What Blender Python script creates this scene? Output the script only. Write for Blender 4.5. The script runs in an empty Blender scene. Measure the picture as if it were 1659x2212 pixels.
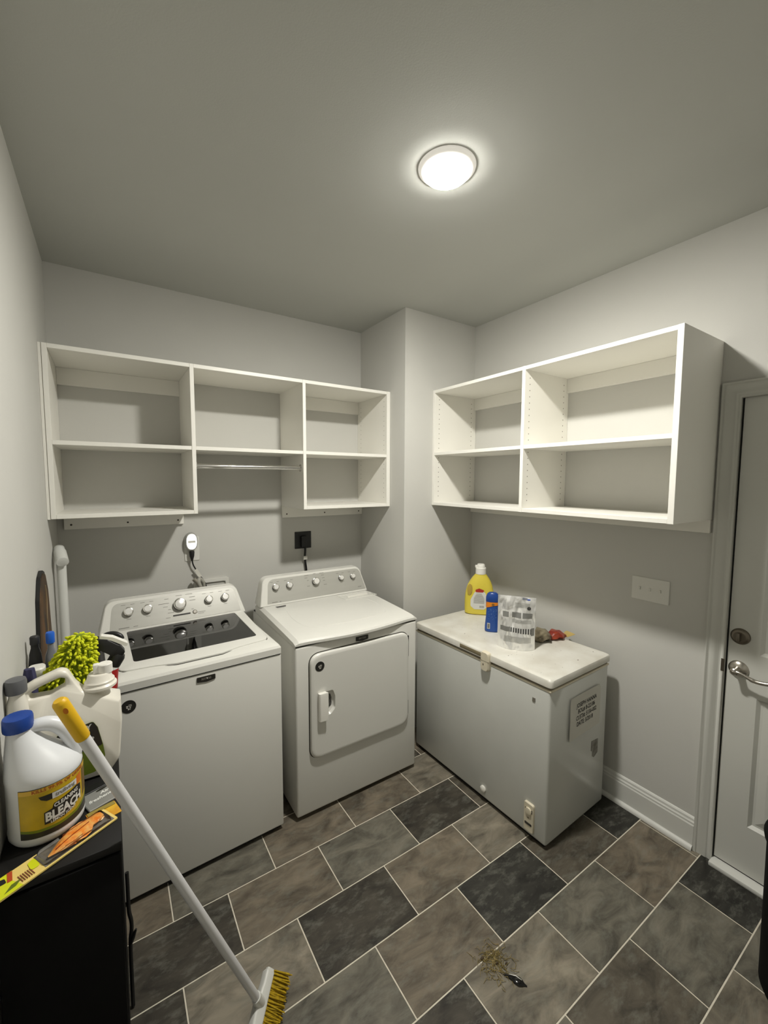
import bpy, bmesh, math, random
from mathutils import Vector, Matrix, noise
random.seed(7)
S = bpy.context.scene
COL = S.collection
PI = math.pi

# ------------------------------------------------------------------ camera
cam_d = bpy.data.cameras.new('camera'); cam = bpy.data.objects.new('camera', cam_d); COL.objects.link(cam)
YAW, PIT, ROL = -0.5840, -0.0776, 0.0034
fw = Vector((-math.sin(YAW)*math.cos(PIT), math.cos(YAW)*math.cos(PIT), math.sin(PIT)))
r0 = Vector((math.cos(YAW), math.sin(YAW), 0)); u0 = r0.cross(fw)
rr = math.cos(ROL)*r0 + math.sin(ROL)*u0; uu = -math.sin(ROL)*r0 + math.cos(ROL)*u0
M = Matrix((rr, uu, -fw)).transposed().to_4x4(); M.translation = Vector((0.2309, -2.7256, 1.7033))
cam.matrix_world = M
cam_d.sensor_fit = 'VERTICAL'; cam_d.sensor_height = 24.0
cam_d.lens = 24.0*899.2/2212.0
cam_d.clip_start = 0.02
S.camera = cam
# ------------------------------------------------------------------ world / exposure
w = bpy.data.worlds.new('world'); S.world = w; w.use_nodes = True
w.node_tree.nodes['Background'].inputs[0].default_value = (0, 0, 0, 1)
w.node_tree.nodes['Background'].inputs[1].default_value = 0.0
S.view_settings.view_transform = 'Standard'; S.view_settings.look = 'None'
S.view_settings.exposure = 0.0; S.view_settings.gamma = 1.0; S.view_settings.use_curve_mapping = False
LAMP_STRENGTH = 950.0
RIM_STRENGTH = 75.0
LAMP_COLOR = (1.0, 0.972, 0.905, 1)
NIGHT_STRENGTH = 2.2

# ------------------------------------------------------------------ helpers
def srgb(r, g, b):
    f = lambda c: (c/255/12.92 if c/255 <= .04045 else ((c/255+.055)/1.055)**2.4)
    return (f(r), f(g), f(b), 1)

MATS = {}
def mat(name, color, rough=.5, metal=0., var=0., scale=8., bump=0., bscale=200., spec=.5, coat=0., stretch=(1, 1, 1), color2=None):
    if name in MATS: return MATS[name]
    m = bpy.data.materials.new(name); m.use_nodes = True; MATS[name] = m
    nt = m.node_tree; b = nt.nodes['Principled BSDF']
    b.inputs['Base Color'].default_value = color
    b.inputs['Roughness'].default_value = rough; b.inputs['Metallic'].default_value = metal
    b.inputs['Specular IOR Level'].default_value = spec; b.inputs['Coat Weight'].default_value = coat
    tc = nt.nodes.new('ShaderNodeTexCoord')
    if var or color2:
        mp = nt.nodes.new('ShaderNodeMapping'); mp.inputs['Scale'].default_value = stretch
        nt.links.new(tc.outputs['Object'], mp.inputs['Vector'])
        n = nt.nodes.new('ShaderNodeTexNoise'); n.inputs['Scale'].default_value = scale; n.inputs['Detail'].default_value = 5
        nt.links.new(mp.outputs[0], n.inputs['Vector'])
        r = nt.nodes.new('ShaderNodeValToRGB')
        c2 = color2 or tuple(c*(1+var) for c in color[:3])+(1,)
        c1 = color if color2 else tuple(c*(1-var) for c in color[:3])+(1,)
        r.color_ramp.elements[0].color = c1; r.color_ramp.elements[1].color = c2
        r.color_ramp.elements[0].position = .35; r.color_ramp.elements[1].position = .65
        nt.links.new(n.outputs['Fac'], r.inputs[0]); nt.links.new(r.outputs[0], b.inputs['Base Color'])
    if bump:
        n2 = nt.nodes.new('ShaderNodeTexNoise'); n2.inputs['Scale'].default_value = bscale; n2.inputs['Detail'].default_value = 3
        nt.links.new(tc.outputs['Object'], n2.inputs['Vector'])
        bp = nt.nodes.new('ShaderNodeBump'); bp.inputs['Strength'].default_value = bump; bp.inputs['Distance'].default_value = .002
        nt.links.new(n2.outputs['Fac'], bp.inputs['Height']); nt.links.new(bp.outputs[0], b.inputs['Normal'])
    return m

def emit(name, color, s):
    m = bpy.data.materials.new(name); m.use_nodes = True; nt = m.node_tree
    b = nt.nodes['Principled BSDF']; b.inputs['Base Color'].default_value = color
    b.inputs['Emission Color'].default_value = color; b.inputs['Emission Strength'].default_value = s
    return m

def clear(name, tint=(1, 1, 1, 1), gloss=.12, rough=.05):
    m = bpy.data.materials.new(name); m.use_nodes = True; nt = m.node_tree
    nt.nodes.remove(nt.nodes['Principled BSDF'])
    t = nt.nodes.new('ShaderNodeBsdfTransparent'); t.inputs[0].default_value = tint
    g = nt.nodes.new('ShaderNodeBsdfGlossy'); g.inputs['Roughness'].default_value = rough
    lw = nt.nodes.new('ShaderNodeFresnel'); lw.inputs[0].default_value = 1.5
    ad = nt.nodes.new('ShaderNodeMath'); ad.operation = 'ADD'; ad.use_clamp = True; ad.inputs[1].default_value = gloss
    nt.links.new(lw.outputs[0], ad.inputs[0])
    mx = nt.nodes.new('ShaderNodeMixShader')
    nt.links.new(ad.outputs[0], mx.inputs[0]); nt.links.new(t.outputs[0], mx.inputs[1]); nt.links.new(g.outputs[0], mx.inputs[2])
    nt.links.new(mx.outputs[0], nt.nodes['Material Output'].inputs[0])
    return m

def finish(name, bm, m, parent=None, sharp=35, smooth=True, loc=None, rot=None):
    bmesh.ops.remove_doubles(bm, verts=bm.verts, dist=1e-6)
    bmesh.ops.recalc_face_normals(bm, faces=bm.faces)
    if smooth:
        lim = math.radians(sharp)
        for f in bm.faces: f.smooth = True
        for e in bm.edges:
            if len(e.link_faces) == 2 and e.calc_face_angle(0) > lim: e.smooth = False
    me = bpy.data.meshes.new(name); bm.to_mesh(me); bm.free()
    if m: me.materials.append(m)
    o = bpy.data.objects.new(name, me); COL.objects.link(o)
    if parent: o.parent = parent
    if loc: o.location = loc
    if rot: o.rotation_euler = rot
    return o

def thing(name, label, cat, loc=(0, 0, 0), rz=0, group=None, rot=None):
    o = bpy.data.objects.new(name, None); COL.objects.link(o); o.location = loc
    o.rotation_euler = rot or (0, 0, rz); o.empty_display_size = .05
    o['label'] = label; o['category'] = cat
    if group: o['group'] = group
    return o
def tag(o, label, cat, group=None):
    o['label'] = label; o['category'] = cat
    if group: o['group'] = group
    return o
def struct(o, label=None):
    o['kind'] = 'structure'
    if label: o['label'] = label
    return o

def rbox(bm, x0, x1, y0, y1, z0, z1, bev=0., seg=2):
    vs = [bm.verts.new((x, y, z)) for x in (x0, x1) for y in (y0, y1) for z in (z0, z1)]
    F = [(0, 1, 3, 2), (4, 6, 7, 5), (0, 4, 5, 1), (2, 3, 7, 6), (0, 2, 6, 4), (1, 5, 7, 3)]
    fs = [bm.faces.new([vs[i] for i in f]) for f in F]
    if bev:
        es = set(e for f in fs for e in f.edges)
        bmesh.ops.bevel(bm, geom=list(es), offset=bev, segments=seg, profile=.5, affect='EDGES', clamp_overlap=True)
def box(name, x0, x1, y0, y1, z0, z1, m, parent=None, bev=0., seg=2, **k):
    bm = bmesh.new(); rbox(bm, x0, x1, y0, y1, z0, z1, bev, seg); return finish(name, bm, m, parent, **k)

def prism(bm, pts, f0, f1, cap0=True, cap1=True):
    """loop of 2d points mapped by f0 and f1 to two 3d loops"""
    a = [bm.verts.new(f0(*q)) for q in pts]; b = [bm.verts.new(f1(*q)) for q in pts]
    n = len(pts)
    for i in range(n): bm.faces.new((a[i], a[(i+1) % n], b[(i+1) % n], b[i]))
    if cap0: bm.faces.new(a[::-1])
    if cap1: bm.faces.new(b)
def loft(bm, loops, cap0=True, cap1=True):
    L = [[bm.verts.new(q) for q in lp] for lp in loops]; n = len(L[0])
    for a, b in zip(L[:-1], L[1:]):
        for i in range(n): bm.faces.new((a[i], a[(i+1) % n], b[(i+1) % n], b[i]))
    if cap0: bm.faces.new(L[0][::-1])
    if cap1: bm.faces.new(L[-1])
def ring_solid(bm, outer, inner, f0, f1):
    n = len(outer)
    A = [bm.verts.new(f0(*q)) for q in outer]; B = [bm.verts.new(f1(*q)) for q in outer]
    C = [bm.verts.new(f0(*q)) for q in inner]; D = [bm.verts.new(f1(*q)) for q in inner]
    for i in range(n):
        j = (i+1) % n
        bm.faces.new((A[i], A[j], B[j], B[i])); bm.faces.new((D[i], D[j], C[j], C[i]))
        bm.faces.new((B[i], B[j], D[j], D[i])); bm.faces.new((C[i], C[j], A[j], A[i]))
def lathe(bm, prof, n=32, c=(0, 0, 0), sx=1., sy=1., cap=True):
    loops = [[(c[0]+r*sx*math.cos(2*PI*i/n), c[1]+r*sy*math.sin(2*PI*i/n), c[2]+z) for i in range(n)] for r, z in prof]
    loft(bm, loops, cap, cap)
def frame_of(d):
    d = Vector(d).normalized(); a = Vector((0, 0, 1)) if abs(d.z) < .95 else Vector((1, 0, 0))
    u = d.cross(a).normalized(); return u, d.cross(u).normalized()
def tube(bm, pts, r, n=10, cap=True):
    pts = [Vector(q) for q in pts]; loops = []; u = None
    for i, q in enumerate(pts):
        d = (pts[min(i+1, len(pts)-1)]-pts[max(i-1, 0)]).normalized()
        if u is None: u, v = frame_of(d)
        else:
            u = (u-d*u.dot(d)).normalized(); v = d.cross(u)
        ri = r[i] if isinstance(r, (list, tuple)) else r
        loops.append([q+ri*(u*math.cos(2*PI*k/n)+v*math.sin(2*PI*k/n)) for k in range(n)])
    loft(bm, loops, cap, cap)
def bez(a, b, c, d, n=12):
    a, b, c, d = map(Vector, (a, b, c, d))
    return [a*(1-t)**3+b*3*t*(1-t)**2+c*3*t*t*(1-t)+d*t**3 for t in [i/n for i in range(n+1)]]
def smoothpath(P, n=8):
    P = [Vector(q) for q in P]; out = []
    for i in range(len(P)-1):
        p0 = P[max(i-1, 0)]; p1 = P[i]; p2 = P[i+1]; p3 = P[min(i+2, len(P)-1)]
        for k in range(n):
            t = k/n
            out.append(.5*((2*p1)+(p2-p0)*t+(2*p0-5*p1+4*p2-p3)*t*t+(3*p1-p0-3*p2+p3)*t**3))
    out.append(P[-1]); return out
def rpoly(pts, rad, seg=5):
    """round the corners of a 2d polygon"""
    out = []; n = len(pts)
    for i in range(n):
        p = Vector(pts[i]); a = Vector(pts[i-1]); b = Vector(pts[(i+1) % n])
        r = rad[i] if isinstance(rad, (list, tuple)) else rad
        if r <= 0: out.append(tuple(p)); continue
        da = (a-p); db = (b-p); la, lb = da.length, db.length
        da /= la; db /= lb
        ang = da.angle(db); t = min(r/math.tan(ang/2), la*.49, lb*.49)
        s = p+da*t; e = p+db*t
        for k in range(seg+1):
            q = k/seg
            out.append(tuple(s*(1-q)**2+p*2*q*(1-q)+e*q*q))
    return out
def rrect(x0, x1, y0, y1, r, seg=5): return rpoly([(x0, y0), (x1, y0), (x1, y1), (x0, y1)], r, seg)
def resample(pts, n):
    L = [0]; m = len(pts)
    for i in range(m): L.append(L[-1]+(Vector(pts[(i+1) % m])-Vector(pts[i])).length)
    out = []; j = 0
    for k in range(n):
        s = L[-1]*k/n
        while L[j+1] < s: j += 1
        t = (s-L[j])/max(L[j+1]-L[j], 1e-9)
        out.append(tuple(Vector(pts[j]).lerp(Vector(pts[(j+1) % m]), t)))
    return out
def sell(rx, ry, p, n=40):
    out = []
    for i in range(n):
        t = 2*PI*i/n; c, s = math.cos(t), math.sin(t)
        out.append((rx*math.copysign(abs(c)**(2/p), c), ry*math.copysign(abs(s)**(2/p), s)))
    return out
def bottle(bm, secs, n=40, cap=True):
    """secs: (z, cx, cy, rx, ry, power)"""
    loft(bm, [[(cx+x, cy+y, z) for x, y in sell(rx, ry, p, n)] for z, cx, cy, rx, ry, p in secs], cap, cap)

def text(name, body, size, f, m, parent=None, bold=0.0, shear=0.0, stretch=1.0, align='CENTER', res=2, sub=0):
    c = bpy.data.curves.new(name, 'FONT'); c.body = body; c.size = size; c.align_x = align; c.align_y = 'CENTER'
    c.offset = bold; c.shear = shear; c.resolution_u = res; c.space_line = 1.0
    o = bpy.data.objects.new(name+'_t', c); COL.objects.link(o)
    me = bpy.data.meshes.new_from_object(o)
    bpy.data.objects.remove(o); bpy.data.curves.remove(c)
    me.name = name
    if sub:
        bm = bmesh.new(); bm.from_mesh(me); bmesh.ops.triangulate(bm, faces=bm.faces)
        bmesh.ops.subdivide_edges(bm, edges=bm.edges, cuts=sub); bm.to_mesh(me); bm.free()
    for v in me.vertices: v.co = f(v.co.x*stretch, v.co.y)
    me.materials.clear(); me.materials.append(m)
    ob = bpy.data.objects.new(name, me); COL.objects.link(ob)
    if parent: ob.parent = parent
    return ob
def sheet(name, f, u0, u1, v0, v1, m, parent, nu=12, nv=6, pts=None):
    """thin patch mapped by f(u,v)"""
    bm = bmesh.new()
    g = [[bm.verts.new(f(u0+(u1-u0)*i/nu, v0+(v1-v0)*j/nv)) for i in range(nu+1)] for j in range(nv+1)]
    for j in range(nv):
        for i in range(nu): bm.faces.new((g[j][i], g[j][i+1], g[j+1][i+1], g[j+1][i]))
    return finish(name, bm, m, parent, sharp=80)

def surf_poly(name, pts, f, m, parent, step=.006):
    """2d polygon sliced fine enough to follow the curved surface f(u,v)"""
    bm = bmesh.new(); bm.faces.new([bm.verts.new((x, y, 0)) for x, y in pts])
    for ax_ in (0, 1):
        lo = min(q[ax_] for q in pts); hi = max(q[ax_] for q in pts); k = lo+step
        while k < hi:
            co = (k, 0, 0) if ax_ == 0 else (0, k, 0); no = (1, 0, 0) if ax_ == 0 else (0, 1, 0)
            bmesh.ops.bisect_plane(bm, geom=list(bm.verts)+list(bm.edges)+list(bm.faces), plane_co=co, plane_no=no); k += step
    for v in bm.verts: v.co = f(v.co.x, v.co.y)
    return finish(name, bm, m, parent, sharp=80)

# ------------------------------------------------------------------ materials
WALL = mat('wall_paint', srgb(199, 198, 192), .85, var=.012, scale=3, bump=.12, bscale=260)
CEIL = mat('ceiling_paint', srgb(188, 189, 183), .95, var=.01, scale=2, bump=.1, bscale=220)
TRIM = mat('trim_paint', srgb(214, 214, 208), .45, var=.01, scale=5)
DOORM = mat('door_paint', srgb(203, 203, 196), .5, var=.012, scale=4, bump=.05, bscale=90)
MELA = mat('white_melamine', srgb(236, 234, 226), .42, var=.008, scale=6)
ENAM = mat('appliance_enamel', srgb(222, 221, 214), .28, var=.006, scale=4, spec=.5)
ENAM2 = mat('freezer_enamel', srgb(206, 207, 201), .2, var=.02, scale=5)
LIDW = mat('freezer_lid_white', srgb(222, 220, 211), .4, color2=srgb(207, 203, 191), scale=9)
CREAM = mat('aged_cream_plastic', srgb(220, 211, 188), .45, var=.05, scale=20)
GASK = mat('gasket_brown', srgb(120, 112, 96), .7)
BLACK = mat('black_gap', srgb(14, 14, 13), .8)
BLK = mat('black_plastic', srgb(20, 20, 20), .45)
CHROME = mat('chrome', (.82, .81, .78, 1), .12, 1.)
NICKEL = mat('brushed_nickel', (.50, .47, .42, 1), .28, 1.)
BRONZE = mat('deadbolt_bronze', (.20, .175, .14, 1), .4, 1.)
SILV = mat('silver_panel', srgb(186, 185, 178), .36, .35, var=.02, scale=3, stretch=(1, 30, 1))
KNOBF = mat('knob_face', (.86, .85, .82, 1), .25, .35)
GROUT = mat('grout', srgb(214, 207, 190), .9, var=.06, scale=40)
BADGE = mat('badge_dark', srgb(38, 36, 32), .35)
BADGET = mat('badge_letter', srgb(150, 146, 138), .35, .6)
INK = mat('black_ink', srgb(28, 27, 26), .7)
GREYINK = mat('grey_ink', srgb(120, 118, 110), .7)
WPLA = mat('white_plastic', srgb(232, 230, 222), .35, var=.01, scale=6)
PVCM = mat('pvc_white', srgb(214, 215, 210), .4)

# ------------------------------------------------------------------ room shell
H = 2.776; XC = 1.8218; D = 0.5544; XR = 2.4348; YF = -3.35
DY0, DY1 = -2.0829, -2.9049   # door opening
DH = 2.0495
T = .12
fl = struct(box('floor', -T, XR+T, YF-T, T, -.12, -.0016, GROUT, smooth=False), 'grey brown stone-look floor with pale joints')
struct(box('ceiling', -T, XR+T, YF-T, T, H, H+T, CEIL, smooth=False))
struct(box('wall_left', -T, 0, YF-T, T, -.12, H, WALL, smooth=False))
struct(box('wall_back', 0, XC, 0, T, -.12, H, WALL, smooth=False))
bm = bmesh.new(); rbox(bm, XC, XR+T, -D, T, -.12, H); struct(finish('wall_chase', bm, WALL, smooth=False))
struct(box('wall_front', 0, XR+T, YF-T, YF, -.12, H, WALL, smooth=False))
bm = bmesh.new()
rbox(bm, XR, XR+T, DY0+.004, -D, -.12, H); rbox(bm, XR, XR+T, YF, DY1-.004, -.12, H); rbox(bm, XR, XR+T, DY1-.004, DY0+.004, DH+.004, H)
rbox(bm, XR, XR+T, DY1-.004, DY0+.004, -.12, -.0016)
struct(finish('wall_right', bm, WALL, smooth=False))

# floor tiles: running bond, each one a part of the floor
tm = bpy.data.materials.new('stone_tile'); tm.use_nodes = True; nt = tm.node_tree; B = nt.nodes['Principled BSDF']
tc = nt.nodes.new('ShaderNodeTexCoord'); oi = nt.nodes.new('ShaderNodeObjectInfo')
off = nt.nodes.new('ShaderNodeVectorMath'); off.operation = 'MULTIPLY_ADD'
cb = nt.nodes.new('ShaderNodeCombineXYZ')
for i in range(3): nt.links.new(oi.outputs['Random'], cb.inputs[i])
nt.links.new(cb.outputs[0], off.inputs[0]); off.inputs[1].default_value = (37, 91, 13); nt.links.new(tc.outputs['Object'], off.inputs[2])
mp = nt.nodes.new('ShaderNodeMapping'); mp.inputs['Rotation'].default_value = (0, 0, .6); mp.inputs['Scale'].default_value = (1, 2.2, 1)
nt.links.new(off.outputs[0], mp.inputs['Vector'])
n1 = nt.nodes.new('ShaderNodeTexNoise'); n1.inputs['Scale'].default_value = 6.5; n1.inputs['Detail'].default_value = 8; n1.inputs['Roughness'].default_value = .62; n1.inputs['Distortion'].default_value = .7
n2 = nt.nodes.new('ShaderNodeTexNoise'); n2.inputs['Scale'].default_value = 14; n2.inputs['Detail'].default_value = 6; n2.inputs['Roughness'].default_value = .7
for n in (n1, n2): nt.links.new(mp.outputs[0], n.inputs['Vector'])
ra = nt.nodes.new('ShaderNodeMapRange'); ra.inputs[1].default_value = .32; ra.inputs[2].default_value = .7; ra.inputs[3].default_value = .42; ra.inputs[4].default_value = 1.45
nt.links.new(n1.outputs['Fac'], ra.inputs[0])
mul = nt.nodes.new('ShaderNodeVectorMath'); mul.operation = 'SCALE'
nt.links.new(oi.outputs['Color'], mul.inputs[0]); nt.links.new(ra.outputs[0], mul.inputs['Scale'])
rb = nt.nodes.new('ShaderNodeMapRange'); rb.inputs[1].default_value = .50; rb.inputs[2].default_value = .74; rb.inputs[3].default_value = 0; rb.inputs[4].default_value = .5
nt.links.new(n2.outputs['Fac'], rb.inputs[0])
mx = nt.nodes.new('ShaderNodeMix'); mx.data_type = 'RGBA'
nt.links.new(rb.outputs[0], mx.inputs['Factor']); nt.links.new(mul.outputs[0], mx.inputs['A']); mx.inputs['B'].default_value = srgb(128, 128, 118)
nt.links.new(mx.outputs['Result'], B.inputs['Base Color'])
B.inputs['Roughness'].default_value = .55; B.inputs['Specular IOR Level'].default_value = .3
bpn = nt.nodes.new('ShaderNodeBump'); bpn.inputs['Strength'].default_value = .18; bpn.inputs['Distance'].default_value = .003
nt.links.new(n2.outputs['Fac'], bpn.inputs['Height']); nt.links.new(bpn.outputs[0], B.inputs['Normal'])
PX, PY = .4037, .2491
BR = srgb(110, 101, 87); DK = srgb(65, 61, 53); TP = srgb(124, 117, 103); GB = srgb(104, 100, 89); VD = srgb(52, 51, 46); DB = srgb(88, 82, 71)
tones = {(0, 0): BR, (0, 1): GB, (0, 2): BR, (0, 3): BR, (0, 4): TP,
         (1, 0): DK, (1, 1): BR, (1, 2): GB, (1, 3): DK, (1, 4): DB,
         (2, 0): DK, (2, 1): TP, (2, 2): DK, (2, 3): BR, (2, 4): TP,
         (3, 0): DK, (3, 1): GB, (3, 2): BR, (3, 3): VD, (3, 4): DB, (3, 5): VD,
         (4, 0): DK, (4, 1): BR, (4, 2): DK, (4, 3): TP, (4, 4): GB, (4, 5): BR,
         (5, 1): BR, (5, 2): GB, (5, 3): DB, (5, 4): GB, (5, 5): VD,
         (6, 3): BR, (6, 4): TP, (6, 5): GB}
def tile_mesh(x0, x1, y0, y1):
    bm = bmesh.new(); rbox(bm, x0, x1, y0, y1, -.0018, 0)
    top = [e for e in bm.edges if all(v.co.z > -.0001 for v in e.verts)]
    bmesh.ops.bevel(bm, geom=top, offset=.0007, segments=1, affect='EDGES')
    me = bpy.data.meshes.new('tile'); bm.to_mesh(me); bm.free(); me.materials.append(tm); return me
g = .0024
full = tile_mesh(-PX/2+g, PX/2-g, -PY/2+g, PY/2-g)
for r in range(-5, 10):
    yc = -1.0475-PY*(r-.5); y0, y1 = yc-PY/2, yc+PY/2
    if y0 > -.02 or y1 < YF+.02: continue
    base = .3735 if r % 2 == 0 else .575
    for k in range(-1, 7):
        x1 = base+PX*k; x0 = x1-PX; xc = (x0+x1)/2
        a0, a1, b0, b1 = max(x0+g, .001), min(x1-g, XR-.001), max(y0+g, YF+.001), min(y1-g, -.001)
        if a1-a0 < .02: continue
        me = full
        if (a0, a1, b0, b1) != (x0+g, x1-g, y0+g, y1-g): me = tile_mesh(a0-xc, a1-xc, b0-yc, b1-yc)
        o = bpy.data.objects.new('tile', me); COL.objects.link(o); o.parent = fl; o.location = (xc, yc, 0)
        kk = k if r % 2 == 0 else k
        o.color = tones.get((r, kk), random.choice((BR, GB, DK, TP, DB)))

# baseboard on the right wall with its shoe moulding
bprof = [(0, 0), (.016, 0), (.016, .112), (.013, .118), (.013, .126), (.009, .132), (.008, .142), (.004, .148), (0, .15)]
def baseboard(name, y0, y1):
    bm = bmesh.new(); prism(bm, bprof, lambda d, z: (XR-d, y0, z), lambda d, z: (XR-d, y1, z))
    o = struct(finish(name, bm, TRIM, sharp=20), 'white moulded baseboard along the grey wall')
    bm = bmesh.new(); q = [(0, 0), (.016, 0)]+[(.016*math.cos(t), .02*math.sin(t)) for t in [i*PI/12 for i in range(1, 7)]]
    prism(bm, q, lambda d, z: (XR-.016-d, y0, z), lambda d, z: (XR-.016-d, y1, z)); finish('shoe_moulding', bm, TRIM, o)
baseboard('baseboard_right', -D-.001, -2.0125)
bm = bmesh.new(); prism(bm, bprof, lambda d, z: (d, YF+.001, z), lambda d, z: (d, -.001, z)); struct(finish('baseboard_left', bm, TRIM, sharp=20))
bm = bmesh.new(); prism(bm, bprof, lambda d, z: (.0165, -d, z), lambda d, z: (XC-.001, -d, z)); struct(finish('baseboard_back', bm, TRIM, sharp=20))

# door casing, stop, threshold, door
cprof = [(0, 0), (0, .019), (.010, .019), (.014, .015), (.020, .015), (.026, .0135), (.046, .0125), (.051, .009), (.058, .009), (.063, .012), (.069, .011), (.069, 0)]
CY0, CH = -2.0142, 2.1129
bm = bmesh.new(); prism(bm, cprof, lambda s, d: (XR-d, CY0-s, 0), lambda s, d: (XR-d, CY0-s, CH-s))
prism(bm, cprof, lambda s, d: (XR-d, CY0-s, CH-s), lambda s, d: (XR-d, DY1+DY0-CY0+s, CH-s))
prism(bm, cprof, lambda s, d: (XR-d, DY1+DY0-CY0+s, 0), lambda s, d: (XR-d, DY1+DY0-CY0+s, CH-s))
struct(finish('trim_1', bm, DOORM, sharp=15), 'painted moulded casing around the door')
bm = bmesh.new(); rbox(bm, XR-.045, XR+.06, DY1, DY0, -.0016, .018, .004)
th = struct(finish('trim_2', bm, TRIM), 'white threshold strip under the door')
door = bpy.data.objects.new('door_1', None); COL.objects.link(door); struct(door, 'grey painted panel door with lever handle')
dx0, dx1 = XR+.004, XR+.044
y0, y1 = DY1+.004, DY0-.004
bm = bmesh.new()
st = .106
zs = [.024, .235, .80, .985, 1.55, 1.66, 1.93, DH-.004]
rails = [(zs[0], zs[1]), (zs[2], zs[3]), (zs[4], zs[5]), (zs[6], zs[7])]
ym = (y0+y1)/2
rbox(bm, dx0, dx1, y0, y0+st, zs[0], zs[7]); rbox(bm, dx0, dx1, y1-st, y1, zs[0], zs[7])
for a, b in rails: rbox(bm, dx0, dx1, y0+st, y1-st, a, b)
for a, b in ((zs[1], zs[2]), (zs[3], zs[4]), (zs[5], zs[6])): rbox(bm, dx0, dx1, ym-.05, ym+.05, a, b)
finish('door_slab', bm, DOORM, door, smooth=False)
for a, b in ((zs[1], zs[2]), (zs[3], zs[4]), (zs[5], zs[6])):
    for p0, p1 in ((y0+st, ym-.05), (ym+.05, y1-st)):
        bm = bmesh.new()
        L = lambda d, i: [(dx0+d, p0+i, a+i), (dx0+d, p1-i, a+i), (dx0+d, p1-i, b-i), (dx0+d, p0+i, b-i)]
        loft(bm, [L(.0, 0), L(.013, .012), L(.013, .02), L(.004, .05)], False, True)
        finish('panel', bm, DOORM, door, sharp=10)
box('weatherstrip', dx0, dx0+.03, DY0-.0045, DY0+.0005, .02, DH, BLACK, door, smooth=False)
box('bottom_sweep', dx0+.002, dx0+.03, y0, y1, .0185, .0238, BLACK, door, smooth=False)
def xlathe(bm, prof, c, n=32):   # axis pointing to -x from the wall
    loft(bm, [[(c[0]-z, c[1]+r*math.cos(2*PI*i/n), c[2]+r*math.sin(2*PI*i/n)) for i in range(n)] for r, z in prof])
bm = bmesh.new(); xlathe(bm, [(.034, 0), (.034, .004), (.030, .010), (.022, .014), (.020, .014)], (dx0, -2.127, 1.047)); db_ = finish('deadbolt', bm, BRONZE, door)
bm = bmesh.new(); rbox(bm, dx0-.034, dx0-.012, -2.127-.005, -2.127+.005, 1.047-.018, 1.047+.018, .003); finish('thumb_turn', bm, BRONZE, db_)
bm = bmesh.new(); xlathe(bm, [(.035, 0), (.035, .004), (.030, .011), (.020, .016), (.014, .018), (.013, .045), (.0145, .050), (.0145, .058), (.010, .062)], (dx0, -2.128, .906)); lv = finish('lever_rose', bm, NICKEL, door)
bm = bmesh.new(); pth = smoothpath([(dx0-.054, -2.124, .906), (dx0-.056, -2.145, .908), (dx0-.056, -2.165, .903), (dx0-.054, -2.19, .893), (dx0-.052, -2.215, .892), (dx0-.05, -2.245, .897)], 6)
tube(bm, pth, [.010-.004*abs(math.sin(i/len(pth)*5)) if i < len(pth)*.6 else .008 for i in range(len(pth))], 12); finish('lever', bm, NICKEL, lv)
box('strike_plate', XR-.0125, XR-.0105, DY0+.0005, DY0+.012, .88, .935, BRONZE, door, smooth=False)

# ------------------------------------------------------------------ ceiling light
LX, LY = 1.249, -1.572
t = thing('ceiling_light', 'small round white ceiling light glowing in the middle of the ceiling', 'light', (LX, LY, H))
RINGM = emit('lamp_ring_glow', (1.0, .95, .86, 1), .40)  # weak glow put into the trim ring to brighten it and nearby ceiling
RINGM.node_tree.nodes['Principled BSDF'].inputs['Base Color'].default_value = srgb(236, 234, 226)
bm = bmesh.new(); lathe(bm, [(.099, 0), (.0982, -.003), (.090, -.011), (.0795, -.0155), (.0780, -.0155), (.0775, -.014), (.077, -.002)], 96); finish('trim_ring', bm, RINGM, t)
bm = bmesh.new(); lathe(bm, [(.0659, -.0285), (.05, -.0325), (.026, -.0355), (.004, -.0365)], 96); finish('diffuser', bm, emit('lamp_glow', LAMP_COLOR, LAMP_STRENGTH), t)
bm = bmesh.new(); loft(bm, [[(r*math.cos(2*PI*i/96), r*math.sin(2*PI*i/96), z) for i in range(96)] for r, z in ((.0768, -.011), (.0765, -.0190), (.0735, -.0245), (.066, -.0285))], False, False); finish('diffuser_rim', bm, emit('lamp_rim_glow', LAMP_COLOR, RIM_STRENGTH), t)

# ------------------------------------------------------------------ wall shelf units
TH = .019
HOLE = mat('pin_hole_shadow', srgb(110, 104, 92), .9)
def vent(*a): pass
LD = .3899; LZ0, LZ1, LZM = 1.5233, 2.2852, 1.862
lx = [.0132, .6047, 1.2105, 1.8218-.001]
u = thing('wall_shelf_unit', 'long white open shelf unit with hanging rod above the washer and dryer', 'shelf unit', (0, 0, 0))
yb = -.001
def xpanel(name, x0, x1, z0, z1, par, y0=-LD, y1=yb): return box(name, x0, x1, y0, y1, z0, z1, MELA, par, .0008, 1)
vx = [(lx[0], lx[0]+TH), (lx[1]-TH/2, lx[1]+TH/2), (lx[2]-TH/2, lx[2]+TH/2), (lx[3]-.026, lx[3])]
for a, b in vx: xpanel('side_panel', a, b, LZ0, LZ1, u)
for i in range(3):
    a, b = vx[i][1]+.0003, vx[i+1][0]-.0003
    xpanel('top_panel', a, b, LZ1-TH, LZ1, u, -LD+.0005)
    xpanel('shelf', a, b, LZM-TH/2, LZM+TH/2, u, -LD+.002)
    if i != 1: xpanel('bottom_panel', a, b, LZ0, LZ0+TH, u, -LD+.0005)
box('filler_strip', .0005, lx[0]-.0012, -LD+.003, -LD+.02, LZ0-.002, LZ1, MELA, u, .0006, 1)
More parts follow.
